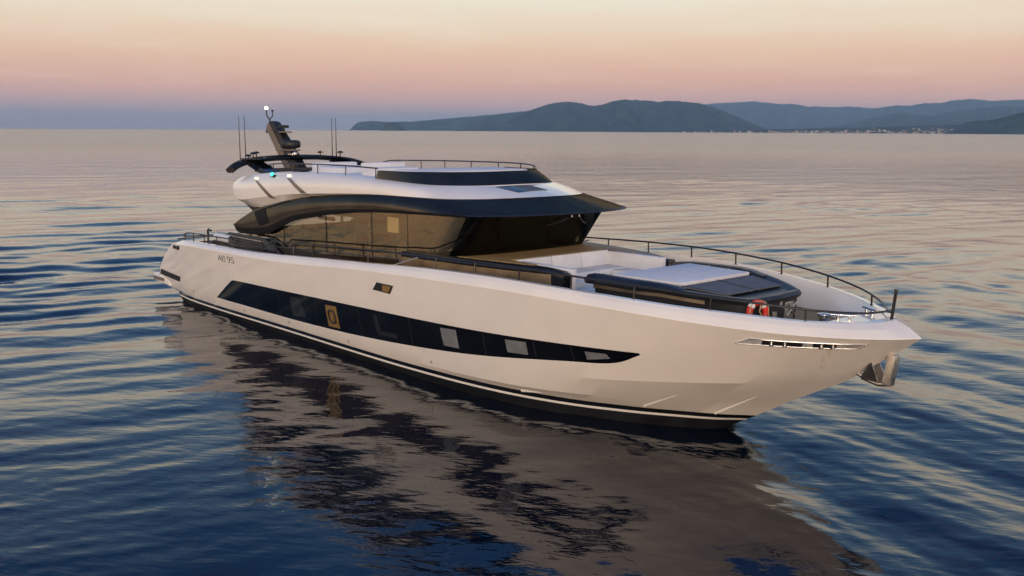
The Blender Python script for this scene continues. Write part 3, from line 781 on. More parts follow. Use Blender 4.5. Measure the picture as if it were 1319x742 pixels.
# ------------------------------------------------------------------ side stair grille, aft seats
for sgn in (-1, 1):
    gp = [(-8.15, 2.35), (-8.05, 2.86), (-7.75, 3.0), (-7.2, 3.03), (-6.0, 3.03), (-5.4, 3.0), (-4.7, 2.75), (-4.1, 2.45)]
    b_ = MB(); b_.prism([(x, sgn * 2.92, z) for x, z in gp], (0, sgn * -.35, 0)); gr = b_.build('stair_wing', BLACK, yacht, smooth=40)
    for k in range(5):
        z = 2.60 + .085 * k; b_ = MB(); b_.box((-6.55 - .02 * k, sgn * 2.955, z), (2.5 - .12 * k, .05, .03)); b_.build('louvre_slat', DULLST if k == 4 else RAILM, gr, bevel=.006)
    b_ = MB(); b_.tube([(-7.9, sgn * 2.97, 3.03), (-5.5, sgn * 2.97, 3.05), (-4.9, sgn * 2.97, 2.92), (-4.0, sgn * 2.97, 2.5)], .03, 8); b_.build('stair_handrail', RAILM, gr)
    b_ = MB(); b_.tube([(-9.35, sgn * 2.75, 2.76), (-8.1, sgn * 2.75, 2.76)], .14, 14); b_.build('aft_bolster', CUSH, yacht, smooth=60)
    b_ = MB(); b_.tube([(-9.35, sgn * 2.95, 2.98), (-9.55, sgn * 2.95, 3.02), (-9.6, sgn * 2.95, 2.95), (-9.6, sgn * 2.95, 2.62), (-9.45, sgn * 2.95, 2.56), (-9.2, sgn * 2.95, 2.56)], .04, 8); b_.build('boarding_handle', RAILM, yacht, smooth=60)
    # strut between overhang and hardtop
    b_ = MB(); b_.prism([(-8.0, sgn * 2.45, 4.16), (-7.0, sgn * 2.45, 3.98), (-6.6, sgn * 2.45, 3.75), (-6.9, sgn * 2.45, 3.70)], (0, -sgn * .4, 0)); b_.build('hardtop_strut', MBLACK, yacht, smooth=30)
    b_ = MB(); b_.tube([(-7.25, sgn * 2.5, 3.0), (-7.2, sgn * 2.55, 3.25)], .05, 8); b_.build('door_post', MBLACK, saloon)
b_ = MB(); b_.box((-9.0, 0, 2.25), (1.0, 4.4, .7)); b_.box((-9.4, 0, 2.62), (.25, 4.4, .35)); b_.build('aft_sofa', CUSH, yacht, bevel=.08)

# ------------------------------------------------------------------ deck rails
capc = cr(capin, 400)


def cap_at(x): return float(np.interp(x, capc[:, 0], capc[:, 1])), float(np.interp(x, capc[:, 0], capc[:, 2]))


def rail_h(x): return float(np.interp(x, [-4.6, -2, 1, 3.6, 6.9, 9.9, 11.4, 12.93, 13.6, 13.98], [.38, .37, .33, .29, .27, .27, .25, .21, .16, .13]))


for sgn in (-1, 1):
    top = []
    for x in np.r_[np.linspace(-4.6, 12.5, 60), np.linspace(12.6, 13.98, 16)]:
        y, z = cap_at(x); top.append((x, -sgn * y * .995 if x < 13.3 else -sgn * y, z + rail_h(x)))
    y, z = cap_at(-4.9); top.insert(0, (-4.9, -sgn * y, z + .22))
    ps = []
    for x in (-4.4, -3.25, -2.1, -.65, .85, 2.35, 3.86, 5.36, 6.87, 8.37, 9.88, 11.4, 12.93):
        y, z = cap_at(x); ps.append(((x, -sgn * y, z - .01), (x, -sgn * y * .995, z + rail_h(x))))
    mids = [[(x, p[1], p[2] - .17) for x, p in ((t[0], t) for t in top[1:26])]]
    ro = rail_obj('guard_rail', top, None, .022, .019, yacht, ps, mids)
    y, z = cap_at(2.0)
    b_ = MB(); b_.tube([(2.1, -sgn * y, z), (3.1, -sgn * y, z + .29)], .016, 6); b_.build('rail_brace', DULLST, ro)
    top = []
    for x in np.linspace(-12.1, -7.5, 24):
        y, z = cap_at(x); top.append((x, -sgn * (y + .05), z + .26 - (.06 if x < -12 else 0)))
    top.insert(0, (-12.5, -sgn * 2.86, top[0][2] - .12))
    ps = [((x, -sgn * (cap_at(x)[0] + .04), cap_at(x)[1] - .01), (x, -sgn * (cap_at(x)[0] + .05), cap_at(x)[1] + .26)) for x in (-11.75, -10.8, -9.8, -8.75, -7.6)]
    rail_obj('stern_rail', top, None, .022, .018, yacht, ps)
b_ = MB(); b_.tube([(13.99, 0, 2.93), (14.05, 0, 3.55)], .03, 10); b_.lathe([(0, 0), (.036, 0), (.036, .04), (0, .04)], (14.05, 0, 3.54), 10); b_.build('bow_staff', RAILM, yacht)

# ------------------------------------------------------------------ foredeck lounge
LO = [(1.9, 2.80), (3.4, 2.68), (5.0, 2.45), (6.2, 2.18), (6.85, 1.98), (7.02, 1.80), (7.05, 1.62)]
b_ = MB()
block = [(1.9, 0), (1.9, 2.80), (3.4, 2.68), (5.15, 2.42), (5.15, 0)]
for sgn in (-1, 1):
    pass
pl_ = [(x, -y) for x, y in block] + [(x, y) for x, y in block[::-1][1:-1]]
b_.prism([(x, y, 2.45) for x, y in pl_], (0, 0, .80))
for sgn in (-1, 1):
    arm = [(5.13, 1.62), (5.15, 2.42), (6.2, 2.18), (6.85, 1.98), (7.02, 1.80), (7.05, 1.62)]
    b_.prism([(x, sgn * y, 2.45) for x, y in arm], (0, 0, .80))
lounge = b_.build('lounge_coaming', BLACK, yacht, smooth=30)
# rounded dark cap round the coaming
for sgn in (-1, 1):
    k = cr(np.array([(x, y, 3.265) for x, y in LO]), 50)
    b_ = MB()
    w_ = [min(1, (7.06 - p[0]) / .9) ** .5 if p[0] > 6.16 else 1 for p in k]
    b_.grid([[(p[0], sgn * (p[1] + .015), p[2] - .01 - .03 * f) for p, f in zip(k, w_)], [(p[0], sgn * (p[1] + .01 + .05 * f), p[2]) for p, f in zip(k, w_)],
             [(p[0], sgn * (p[1] + .035 * f), p[2] + .055 * f) for p, f in zip(k, w_)], [(p[0], sgn * (p[1] - .06), p[2] + .075 * f) for p, f in zip(k, w_)],
             [(p[0], sgn * max(1.7, p[1] - .42), p[2] + .06 * f) for p, f in zip(k, w_)]])
    b_.build('coaming_cap', PADN, lounge, smooth=60)
    b_ = MB(); b_.grid([[(p[0], sgn * (p[1] + .012), z) for p in k[:44]] for z in (2.96, 3.21)]); b_.build('bronze_side_panel', BRONZE, lounge, smooth=60)
b_ = MB(); tk = [(3.5, 0), (3.5, 2.3), (5.0, 2.08), (5.0, 0)]
pl_ = [(x, -y) for x, y in tk] + [(x, y) for x, y in tk[::-1][1:-1]]
b_.prism([(x, y, 3.255) for x, y in pl_], (0, 0, .085))
for sgn in (-1, 1): b_.prism([(5.0, sgn * 1.72, 3.255), (5.0, sgn * 2.08, 3.255), (6.0, sgn * 1.9, 3.255), (6.0, sgn * 1.72, 3.255)], (0, 0, .085))
b_.build('lounge_teak', TEAK, lounge, smooth=30)
sofa = bpy.data.objects.new('bow_sofa', None); COL.objects.link(sofa); sofa.parent = yacht
b_ = MB(); b_.box((6.1, 0, 2.60), (1.9, 3.1, .2)); b_.box((5.55, 0, 2.75), (.75, 3.18, .2)); b_.build('sofa_base', DECKW, sofa)
for y in (-1.06, 0, 1.06):
    b_ = MB(); b_.box((5.60, y, 2.91), (.74, 1.05, .16)); b_.build('seat_cushion', CUSH, sofa, bevel=.035)
    b_ = MB(); b_.box((5.20, y, 3.13), (.22, 1.055, .45), rot=Matrix.Rotation(-.14, 3, 'Y')); b_.build('back_cushion', CUSH, sofa, bevel=.04)
for sgn in (-1, 1):
    b_ = MB(); b_.box((6.42, sgn * 1.25, 2.89), (.86, .66, .16)); b_.build('seat_cushion', CUSH, sofa, bevel=.035)
    b_ = MB(); b_.box((6.22, sgn * 1.62, 3.09), (1.86, .18, .5)); b_.build('arm_cushion', CUSH, sofa, bevel=.04)
    b_ = MB(); b_.box((6.98, sgn * 1.90, 2.97), (.44, .26, .62)); b_.build('arm_end', BLACK, sofa, bevel=.05)

# sun pad
SPo = np.array([(7.98, 0), (7.96, 1.30), (7.70, 1.38), (7.45, 1.50), (7.52, 1.66), (7.75, 1.78), (8.2, 1.87), (9.0, 1.90), (9.9, 1.76), (10.8, 1.38), (11.36, 1.02), (11.48, .88), (11.55, 0)])
kk = cr(SPo, 90)


def pad_z(x): return float(np.interp(x, [7.4, 8.0, 9.8, 11.5], [3.17, 3.23, 3.25, 3.10]))


def ring(off, dz, zfix=None, nose=None):
    c = np.array([9.4, 0]); out = []
    for x, y in kk:
        o_ = off if nose is None else float(np.interp(x, [10.7, 11.3], [off, nose]))
        d = np.array([x, y]) - c; d = d / max(np.hypot(*d), 1e-6) * o_
        out.append((x + d[0], -(max(0, y + d[1])), zfix if zfix is not None else pad_z(x) + dz))
    out = np.array(out); out[0, 1] = 0; out[-1, 1] = 0; p = out[::-1].copy(); p[:, 1] *= -1
    return np.vstack([out, p[1:-1]])


b_ = MB(); b_.grid([ring(-.28, 0, 2.45, -.10), ring(-.22, -.10, None, -.06)], closed=True); base_ = b_.build('sunpad_base', MBLACK, yacht, smooth=40)
b_ = MB(); b_.grid([ring(-.24, -.11), ring(-.01, -.11), ring(.03, -.04), ring(-.02, .03), ring(-.14, .035), ring(-.24, .0)], closed=True)
top_r = ring(-.24, .0)
b_.add(top_r, [tuple(range(len(top_r)))])
rim = b_.build('sunpad_rim', PADN, base_, smooth=40)
g1, g2 = ring(-.15, -.21), ring(-.15, -.115); n_ = len(g1)
sel = [i for i in range(n_) if 7.75 < g1[i, 0] < 10.7 and abs(g1[i, 1]) > 1.25]
for sgn in (-1, 1):
    ids = [i for i in sel if g1[i, 1] * sgn > 0]
    b_ = MB(); b_.grid([[tuple(g1[i]) for i in ids], [tuple(g2[i]) for i in ids]]); b_.build('bronze_strip', BRONZE, base_, smooth=60)
b_ = MB()
mq = [(8.12, 1.38), (9.95, 1.26)]
pl_ = [(mq[0][0], -mq[0][1]), (mq[1][0], -mq[1][1]), (mq[1][0], mq[1][1]), (mq[0][0], mq[0][1])]
b_.prism([(x, y, 3.24) for x, y in pl_], (0, 0, .085)); mt_ = b_.build('sun_mattress', CUSH, base_, bevel=.03)
for P in ([(8.74, -1.36, 3.326), (8.74, 1.36, 3.326)], [(9.36, -1.31, 3.326), (9.36, 1.31, 3.326)], [(8.14, 0, 3.326), (9.93, 0, 3.326)]):
    b_ = MB(); b_.tube(P, .007, 6); b_.build('cushion_piping', PIPING, mt_)
b_ = MB(); b_.prism([(10.0, -1.3, 3.235), (10.95, -1.0, 3.15), (10.95, -.02, 3.15), (10.0, -.02, 3.235)], (0, 0, .022)); b_.prism([(10.0, .02, 3.235), (10.0, 1.3, 3.235), (10.95, 1.0, 3.15), (10.95, .02, 3.15)], (0, 0, .022))
b_.build('locker_hatch', GREYF, base_, bevel=.006)
for P in ([(9.9, -1.33, 3.285), (11.0, -1.02, 3.195)], [(9.9, 1.33, 3.285), (11.0, 1.02, 3.195)], [(9.9, 0, 3.275), (11.3, 0, 3.15)]):
    b_ = MB(); b_.tube(P, .005, 6); b_.build('hatch_seam', RAILM, base_)
for sgn in (-1, 1):
    b_ = MB(); k2 = [p for p in kk[30:] if 7.5 < p[0] < 10.3 and p[1] > 1.45]
    tp_ = lambda x: float(np.interp(x, [7.5, 7.62, 9.4, 10.3], [.02, .06, .05, .0]))
    b_.grid([[(p[0], sgn * (p[1] - .03), pad_z(p[0]) + .03) for p in k2], [(p[0], sgn * (p[1] - .08), pad_z(p[0]) + .032 + tp_(p[0])) for p in k2],
             [(p[0], sgn * max(1.41, p[1] - .3), pad_z(p[0]) + .035 + tp_(p[0])) for p in k2], [(p[0], sgn * max(1.40, p[1] - .33), pad_z(p[0]) + .0) for p in k2]])
    b_.build('sunpad_bolster', PADN, base_, smooth=60)
# gear under the sun pad nose
b_ = MB(); b_.box((11.43, .55, 2.72), (.06, .34, .4)); b_.build('deck_locker', DULLST, base_, bevel=.01)
b_ = MB(); b_.box((11.45, .2, 2.9), (.05, .1, .12)); b_.build('tap', DULLST, base_); b_ = MB(); b_.box((11.46, .02, 2.98), (.04, .08, .05)); b_.build('tap', DULLST, base_); b_ = MB(); b_.tube([(11.47, .45, 2.62), (11.5, .75, 2.9)], .02, 6); b_.tube([(11.47, .75, 2.62), (11.5, .45, 2.9)], .02, 6); b_.build('folded_stand', DULLST, base_, smooth=60); b_ = MB()
b_.tube([(11.6, -.25, 2.5), (11.6, -.25, 2.82)], .06, 8)
b_.build('deck_valve', DULLST, base_)
wl = MB(); wl.lathe([(0, 0), (.16, 0), (.16, .1), (.09, .14), (.09, .26), (.14, .3), (.14, .34), (0, .36)], (12.45, .25, 2.5), 16); wl.box((12.75, .25, 2.55), (.5, .14, .1)); wl.build('windlass', CHROME, yacht, bevel=.008)
for sgn in (-1, 1):
    b_ = MB(); zc = 2.93
    b_.tube([(13.2, sgn * .55, zc), (13.2, sgn * .55, zc + .09)], .03, 8); b_.tube([(13.38, sgn * .45, zc), (13.38, sgn * .45, zc + .09)], .03, 8)
    b_.tube([(13.08, sgn * .62, zc + .1), (13.5, sgn * .38, zc + .1)], .024, 8); b_.build('mooring_cleat', CHROME, yacht, smooth=50)

# ------------------------------------------------------------------ lifebuoy (hung on the sun pad nose)
lb = bpy.data.objects.new('lifebuoy', None); COL.objects.link(lb); lb.location = (11.55, -.78, 2.85); lb.scale = (.9, .92, .92); lb.rotation_euler = (0, math.radians(-6), math.radians(-14))
tag(lb, 'red lifebuoy with pale bands and rope hanging below the dark sun pad', 'lifebuoy')
b_ = MB(); rr_ = []
for k in range(36):
    a = 2 * math.pi * k / 36; rr_.append([((.075 * math.cos(t)), (.235 + .075 * math.sin(t)) * math.cos(a), (.235 + .075 * math.sin(t)) * math.sin(a)) for t in np.linspace(0, 2 * math.pi, 12, endpoint=False)])
rr_.append(rr_[0]); b_.grid(rr_, closed=True); b_.build('ring', RED, lb, smooth=180)
for a0 in (45, 135, 225, 315):
    b_ = MB(); r2 = []
    for k in range(5):
        a = math.radians(a0 - 11 + 22 * k / 4); r2.append([((.079 * math.cos(t)), (.235 + .079 * math.sin(t)) * math.cos(a), (.235 + .079 * math.sin(t)) * math.sin(a)) for t in np.linspace(0, 2 * math.pi, 12, endpoint=False)])
    b_.grid(r2, closed=True); b_.build('reflective_band', TAPE, lb, smooth=60)
b_ = MB(); b_.tube([(.07, .30 * math.cos(a) * (.86 + .12 * abs(math.sin(2 * a))), .30 * math.sin(a) * (.86 + .12 * abs(math.sin(2 * a)))) for a in np.linspace(0, 2 * math.pi, 41)], .012, 6)
b_.tube([(.085, .05, .2), (.09, -.02, .05), (.085, .06, -.1), (.08, .0, -.25)], .016, 6); b_.build('grab_rope', ROPE, lb, smooth=60)

# ------------------------------------------------------------------ anchor under the stem
an = bpy.data.objects.new('anchor', None); COL.objects.link(an); an.location = (14.0, 0, 1.72)
tag(an, 'polished steel plough anchor hanging in its bracket under the bow', 'anchor')
b_ = MB(); b_.prism([(.02, -.10, .62), (.16, -.10, .60), (.17, -.10, .50), (.10, -.10, -.02), (-.04, -.10, -.02), (-.06, -.10, .05)], (0, .20, 0)); b_.build('bracket_plate', DULLST, an, smooth=30, bevel=.015)
b_ = MB(); b_.tube([(.02, 0, .0), (-.18, 0, -.03), (-.42, 0, .02), (-.6, 0, .1), (-.72, 0, .22)], [.045, .05, .05, .045, .035], 10); b_.build('shank', DULLST, an, smooth=60)
for sgn in (-1, 1):
    b_ = MB(); b_.add([(-.12, 0, -.02), (-.5, sgn * .02, .02), (-.42, sgn * .22, .12), (-.28, sgn * .12, .42), (-.12, sgn * .14, .1),
                       (-.12, sgn * .03, -.04), (-.5, sgn * .05, 0), (-.42, sgn * .25, .10), (-.28, sgn * .15, .42), (-.12, sgn * .17, .08)],
                      [(0, 1, 2, 3, 4), (9, 8, 7, 6, 5), (0, 5, 6, 1), (1, 6, 7, 2), (2, 7, 8, 3), (3, 8, 9, 4), (4, 9, 5, 0)]); b_.build('fluke', DULLST, an, smooth=30)

# ------------------------------------------------------------------ sea
def wave_field(X, Y, spacing):
    """Sum of many small wave trains; two families crossing at the bow, finer ones everywhere."""
    rng = np.random.default_rng(11)
    Z = np.zeros_like(X)
    # which side of the stem: ahead and to port of the bow the crests run along the hull
    s = 1 / (1 + np.exp(-((X - 9.5) * .9 + (Y + 5.0) * .10) / 2.5))
    calm = .52 + .48 / (1 + np.exp((Y + .2 * X - 1.0) / 1.5))
    patch = .62 + .75 * np.sin(X * .11 + 1.3 + .6 * np.sin(Y * .07)) * np.sin(Y * .09 - .4 + .5 * np.sin(X * .05))
    for k in range(64):
        lam = float(np.exp(rng.uniform(math.log(.7), math.log(8.5))))
        kk_ = 2 * math.pi / lam
        steep = .028 if lam > 1.4 else .015
        if lam > 4: steep *= .8
        if 1.8 < lam < 4.5: steep *= 1.25
        a = steep / kk_
        fade = np.clip((lam / np.maximum(spacing, 1e-3) - 3) / 4, 0, 1)
        ph = rng.uniform(0, 6.28)
        if k % 2 == 0:
            th = math.radians(-16) + rng.normal(0, .27); wgt = 1 - .75 * s
        else:
            th = math.radians(76) + rng.normal(0, .22); wgt = .22 + .9 * s
        bend = .35 * np.sin(X * .13 * rng.uniform(.6, 1.4) + Y * .17 * rng.uniform(.6, 1.4) + ph)
        phase = kk_ * (X * math.cos(th) + Y * math.sin(th)) + ph + bend * min(3, 2.2 * kk_ / 3)
        w_ = np.sin(phase)
        Z += a * wgt * fade * calm * (w_ + .22 * np.cos(2 * phase)) * np.clip(patch + .3 * math.sin(k), .25, 1.4)
    for k in range(26):
        lam = float(np.exp(rng.uniform(math.log(.38), math.log(.8)))); kk_ = 2 * math.pi / lam; ph = rng.uniform(0, 6.28)
        th = (math.radians(-16) if k % 2 == 0 else math.radians(76)) + rng.normal(0, .35)
        wgt = (1 - .8 * s) if k % 2 == 0 else (.3 + 1.0 * s)
        fade = np.clip((lam / np.maximum(spacing, 1e-3) - 3) / 3, 0, 1)
        gust = np.clip(.5 + .9 * np.sin(X * .21 * (1 + .1 * (k % 5)) + ph) * np.sin(Y * .26 - ph), .1, 1.4)
        Z += .0125 / kk_ * wgt * fade * gust * np.sin(kk_ * (X * math.cos(th) + Y * math.sin(th)) + ph + 1.2 * np.sin(X * .5 + Y * .4 + ph))
    return Z


rad = [3.0]
while rad[-1] < 46000:
    r_ = rad[-1]; rad.append(r_ + max(.07, r_ * .0050 if r_ < 130 else (r_ * .012 if r_ < 400 else r_ * .06)))
rad = np.array(rad)
fan = np.radians(132.0) + np.concatenate([np.linspace(-math.radians(42), math.radians(42), 1100), np.linspace(math.radians(42), 2 * math.pi - math.radians(42), 260)[1:-1]])
NA = len(fan)
RR, AA = np.meshgrid(rad, fan, indexing='ij')
SX, SY = CAM.x + RR * np.cos(AA), CAM.y + RR * np.sin(AA)
drr = np.gradient(rad)[:, None] * np.ones_like(AA); dth = RR * math.radians(84) / 1100
SZ = wave_field(SX, SY, np.maximum(drr, dth)) * np.clip(1.6 - RR / 220, 0, 1)
V = np.stack([SX, SY, SZ], -1).reshape(-1, 3)
nr = len(rad)
i0 = (np.arange(nr - 1)[:, None] * NA + np.arange(NA)[None, :]); i1 = (np.arange(nr - 1)[:, None] * NA + (np.arange(NA)[None, :] + 1) % NA)
Fq = np.stack([i0, i0 + NA, i1 + NA, i1], -1).reshape(-1, 4)
# close the small hole under the camera with a fan of quads to a centre ring point
ctr_i = len(V); V = np.vstack([V, [[CAM.x, CAM.y, 0]]])
tri = np.stack([np.arange(NA), (np.arange(NA) + 1) % NA, np.full(NA, ctr_i)], -1)
me = bpy.data.meshes.new('sea')
me.vertices.add(len(V)); me.vertices.foreach_set('co', V.astype(np.float32).ravel())
nl = Fq.size + tri.size
me.loops.add(nl); me.loops.foreach_set('vertex_index', np.concatenate([Fq.ravel(), tri.ravel()]).astype(np.int32))
me.polygons.add(len(Fq) + len(tri))
ls = np.concatenate([np.arange(len(Fq)) * 4, Fq.size + np.arange(len(tri)) * 3]).astype(np.int32)
me.polygons.foreach_set('loop_start', ls)
me.update(calc_edges=True); me.validate()


def sea_mat():
    m = bpy.data.materials.new('sea_water'); m.use_nodes = True; b = NB(m.node_tree); p = m.node_tree.nodes['Principled BSDF']
    p.inputs['Base Color'].default_value = (.0008, .0045, .0125, 1)
    p.inputs['IOR'].default_value = 1.44; p.inputs['Specular IOR Level'].default_value = .5
    tc = b.n('ShaderNodeNewGeometry')
    prev = None
    # ruffled water beyond the lee of the yacht, smooth close to it
    ln = b.n('ShaderNodeVectorMath', operation='DISTANCE'); b.l(tc.outputs['Position'], ln.inputs[0]); ln.inputs[1].default_value = (8, -6, 0)
    far = b.n('ShaderNodeMapRange', interpolation_type='SMOOTHSTEP'); far.inputs[1].default_value = 25; far.inputs[2].default_value = 130
    b.l(ln.outputs['Value'], far.inputs[0])
    rgh = b.n('ShaderNodeMapRange', interpolation_type='SMOOTHSTEP'); rgh.inputs[1].default_value = 45; rgh.inputs[2].default_value = 420
    rgh.inputs[3].default_value = .04; rgh.inputs[4].default_value = .20
    b.l(ln.outputs['Value'], rgh.inputs[0]); b.l(rgh.outputs[0], p.inputs['Roughness'])
    for sc, det, st, st2, dist, stretch, rot in ((3.6, 4, .19, .32, .05, (.5, 1.0, 1), -.25), (.9, 4, .15, .46, .16, (.45, 1.0, 1), -.1), (.11, 3, .22, .42, .6, (.6, 1, 1), .4)):
        mp_ = b.n('ShaderNodeMapping'); mp_.inputs['Rotation'].default_value = (0, 0, YAW + rot)
        mp_.vector_type = 'TEXTURE'
        mp_.inputs['Scale'].default_value = (1 / stretch[0], 1 / stretch[1], 1)
        b.l(tc.outputs['Position'], mp_.inputs[0])
        nz = b.n('ShaderNodeTexNoise'); nz.inputs['Scale'].default_value = sc; nz.inputs['Detail'].default_value = det; nz.inputs['Roughness'].default_value = .5
        b.l(mp_.outputs[0], nz.inputs['Vector'])
        bp = b.n('ShaderNodeBump'); bp.inputs['Distance'].default_value = dist
        b.l(b.math('ADD', b.math('MULTIPLY', far.outputs[0], st2 - st), st), bp.inputs['Strength'])
        b.l(nz.outputs[0], bp.inputs['Height'])
        if prev is not None: b.l(prev, bp.inputs['Normal'])
        prev = bp.outputs[0]
    b.l(prev, p.inputs['Normal'])
    return m


sea = link('sea', me, sea_mat(), None, smooth=180)
tag(sea, 'calm dark blue sea with soft ripples reflecting the pink sky', None, None, 'structure')

# ------------------------------------------------------------------ coast: hills as height fields
def hill_mat(name, c1, c2):
    m = bpy.data.materials.new(name); m.use_nodes = True; b = NB(m.node_tree); p = m.node_tree.nodes['Principled BSDF']
    tc = b.n('ShaderNodeNewGeometry'); nz = b.n('ShaderNodeTexNoise'); nz.inputs['Scale'].default_value = .0035; nz.inputs['Detail'].default_value = 8; nz.inputs['Roughness'].default_value = .62
    b.l(tc.outputs['Position'], nz.inputs['Vector'])
    b.l(b.ramp(nz.outputs[0], [(.35, c1), (.65, c2)]), p.inputs['Base Color']); p.inputs['Roughness'].default_value = .95; p.inputs['Specular IOR Level'].default_value = .1
    return m


HILL = hill_mat('wooded_hillside', (.004, .014, .017), (.050, .075, .068))  # blue of distance and relief contrast are put into the woodland colours
HFUN = {}


def hills(name, crest, D, front, back, label, n=140, m_=26, rough=1.0):
    c = np.array(crest); c = c[np.argsort(c[:, 0])]
    bs = np.linspace(c[0, 0], c[-1, 0], n); hs = np.interp(bs, c[:, 0], c[:, 1]) / 1000 * D + CAM.z
    vs = []; 
    tt = np.linspace(-1, 1, m_)
    def height(b_deg, t):
        a = math.radians(b_deg); d = D + (t * back if t > 0 else t * front)
        x, y = CAM.x + d * math.cos(a), CAM.y + d * math.sin(a)
        h = float(np.interp(b_deg, bs, hs))
        base = h * (math.cos(math.pi * t) * .5 + .5) ** .85
        spur = noise.fractal(Vector((b_deg * 1.3, t * 1.1, D * .001)), .9, 2.1, 5) * .36 * h * math.sin(math.pi * min(1, abs(t))) * rough
        crestn = noise.fractal(Vector((b_deg * 4.1, 0, D * .01)), .8, 2.2, 4) * .022 * h * (1 - abs(t))
        z = min(base + spur, h * (1 - .10 * abs(t))) + crestn
        e = min(1, (b_deg - bs[0]) / .35, (bs[-1] - b_deg) / .35)
        return x, y, max(-2.0, z * max(0, e) - .5) if abs(t) < .999 else -2.0
    HFUN[name] = height
    for t in tt:
        for b_deg in bs: vs.append(height(b_deg, t))
    fs = [(i * n + j, i * n + j + 1, (i + 1) * n + j + 1, (i + 1) * n + j) for i in range(m_ - 1) for j in range(n - 1)]
    o = make(name, vs, fs, HILL, None, smooth=180, recalc=True)
    tag(o, label, None, None, 'structure'); return o


CAPE = [(147.9, 0), (147.77, .9), (147.22, 8.0), (146.41, 9.3), (145.5, 8.2), (144.14, 8.8), (142.77, 10.9), (140.93, 13.8), (139.09, 16.8), (137.71, 19.7), (136.33, 21.0), (135.41, 18), (133, 14), (130, 4)]
ISLET = [(146.1, 0), (146.05, .3), (145.64, 5.9), (145.23, 7.5), (144.82, 5.2), (144.42, .5), (144.35, 0)]
MAIN = [(141.6, 0), (141.39, .7), (139.09, 8.1), (137.71, 16.9), (136.79, 23.3), (136.11, 26.9), (135.42, 29.3), (134.73, 29.8), (134.14, 28.2), (133.49, 25.5), (132.9, 26.3), (132.22, 29.9), (131.54, 31.5), (130.87, 32.0),
        (130.19, 30.7), (129.51, 29.6), (128.97, 30.7), (128.39, 30.4), (127.28, 28.4), (126.39, 24.6), (125.49, 18.4), (124.38, 10.0), (123.28, 2.3), (123, 0)]
FAR = [(131, 10), (128.16, 25.3), (126.61, 28.0), (125.74, 29.2), (124.86, 29.5), (124.0, 29.9), (122.92, 27.9), (122.07, 27.5), (121.21, 25.2), (120.17, 24.8), (118.93, 24.7), (117.7, 23.2), (117.1, 24.3), (116.12, 26.0),
       (115.14, 27.0), (114.37, 27.7), (113.81, 29.8), (113.06, 31.4), (112.42, 30.6), (111.75, 29.5), (111.02, 30.4), (110.33, 29.6), (108.88, 30.3), (106.82, 27.2), (103, 24), (99, 20)]
MIDR = [(122.5, 0), (121, 3), (119.26, 7.4), (118.27, 11.7), (117.08, 17.6), (116.37, 19.8), (115.69, 17.6), (114.71, 15.8), (113.58, 20.4), (112.46, 23.2), (111.36, 24.5), (110.3, 23.7), (108.51, 25.5), (106.79, 23.2), (102, 20), (99, 12)]
NEAR = [(114.2, 0), (113.68, 2.5), (112.97, 10.3), (112.33, 11.8), (111.67, 12.5), (110.95, 16.0), (110.28, 19.5), (109.21, 24.9), (107.5, 30.1), (104, 32), (99, 25)]
FOOT = [(131.0, 0), (129.5, 1.0), (126, 1.8), (122, 3.2), (119, 4.6), (116, 6.4), (114, 7.8), (112, 8.0), (109, 8), (99, 8)]
hills('cape_hills', CAPE, 15000, 900, 2500, 'low blue cape running out to sea beside the islet', rough=.7)
hills('islet_hill', ISLET, 9500, 130, 130, 'small dark islet alone off the cape', n=40, m_=14, rough=.5)
hills('coast_hills', MAIN, 12500, 2600, 2500, 'broad dark blue hill rising from the shore, middle of the coast', n=200, m_=34, rough=.75)
hills('mountain_range', FAR, 24000, 4500, 3000, 'pale hazy mountain range farthest behind the coast', n=220, m_=30)
hills('inland_hills', MIDR, 17500, 3500, 2500, 'mid blue hills between the town and the far mountains', n=200, m_=30)
hills('near_headland', NEAR, 8200, 700, 1200, 'darkest wooded headland at the end of the town', n=120, m_=24)
hills('coastal_plain', FOOT, 9800, 1500, 2500, 'low dark shore strip carrying the town', n=240, m_=24, rough=.5)

# ------------------------------------------------------------------ town on the shore
HM = [mat('house_cream', (.34, .29, .24), .8), mat('house_white', (.46, .43, .41), .8), mat('house_ochre', (.30, .20, .13), .8), mat('house_pink', (.33, .24, .20), .8)]
ROOFM = mat('roof_tile', (.24, .12, .075), .85); WINM = mat('house_window', (.05, .05, .06), .3)
HLAB = ['cream flat-roofed block', 'white flat-roofed block', 'ochre gabled house', 'pink gabled house']
protos = []
for k in range(4):
    b_ = MB()
    W_, Dp, Hh = ((26, 16, 17), (34, 16, 13), (15, 13, 10), (17, 14, 12))[k]
    b_.box((0, 0, Hh / 2), (W_, Dp, Hh))
    if k < 2: b_.box((0, 0, Hh + .6), (W_ + .8, Dp + .8, 1.2), 0); b_.box((W_ * .2, 0, Hh + 2.4), (4, 4, 2.6), 0)
    else: b_.prism([(-W_ / 2 - .5, -Dp / 2 - .6, Hh + .02), (-W_ / 2 - .5, Dp / 2 + .6, Hh + .02), (-W_ / 2 - .5, 0, Hh + 4.2)], (W_ + 1, 0, 0), 1)
    for zz in np.arange(2.4, Hh - 1, 3.2):
        for xx in np.arange(-W_ / 2 + 2.5, W_ / 2 - 1.5, 4.0): b_.box((xx, -Dp / 2 - .05, zz), (1.5, .12, 1.7), 2)
    me_ = bpy.data.meshes.new('town_house'); me_.from_pydata(b_.v, [], b_.f); me_.polygons.foreach_set('material_index', np.array(b_.m, np.int32))
    for m_ in (HM[k], ROOFM, WINM): me_.materials.append(m_)
    protos.append(me_)
rg = random.Random(5); placed = 0
hf = HFUN['coastal_plain']; hn = HFUN['near_headland']
cnt = 0
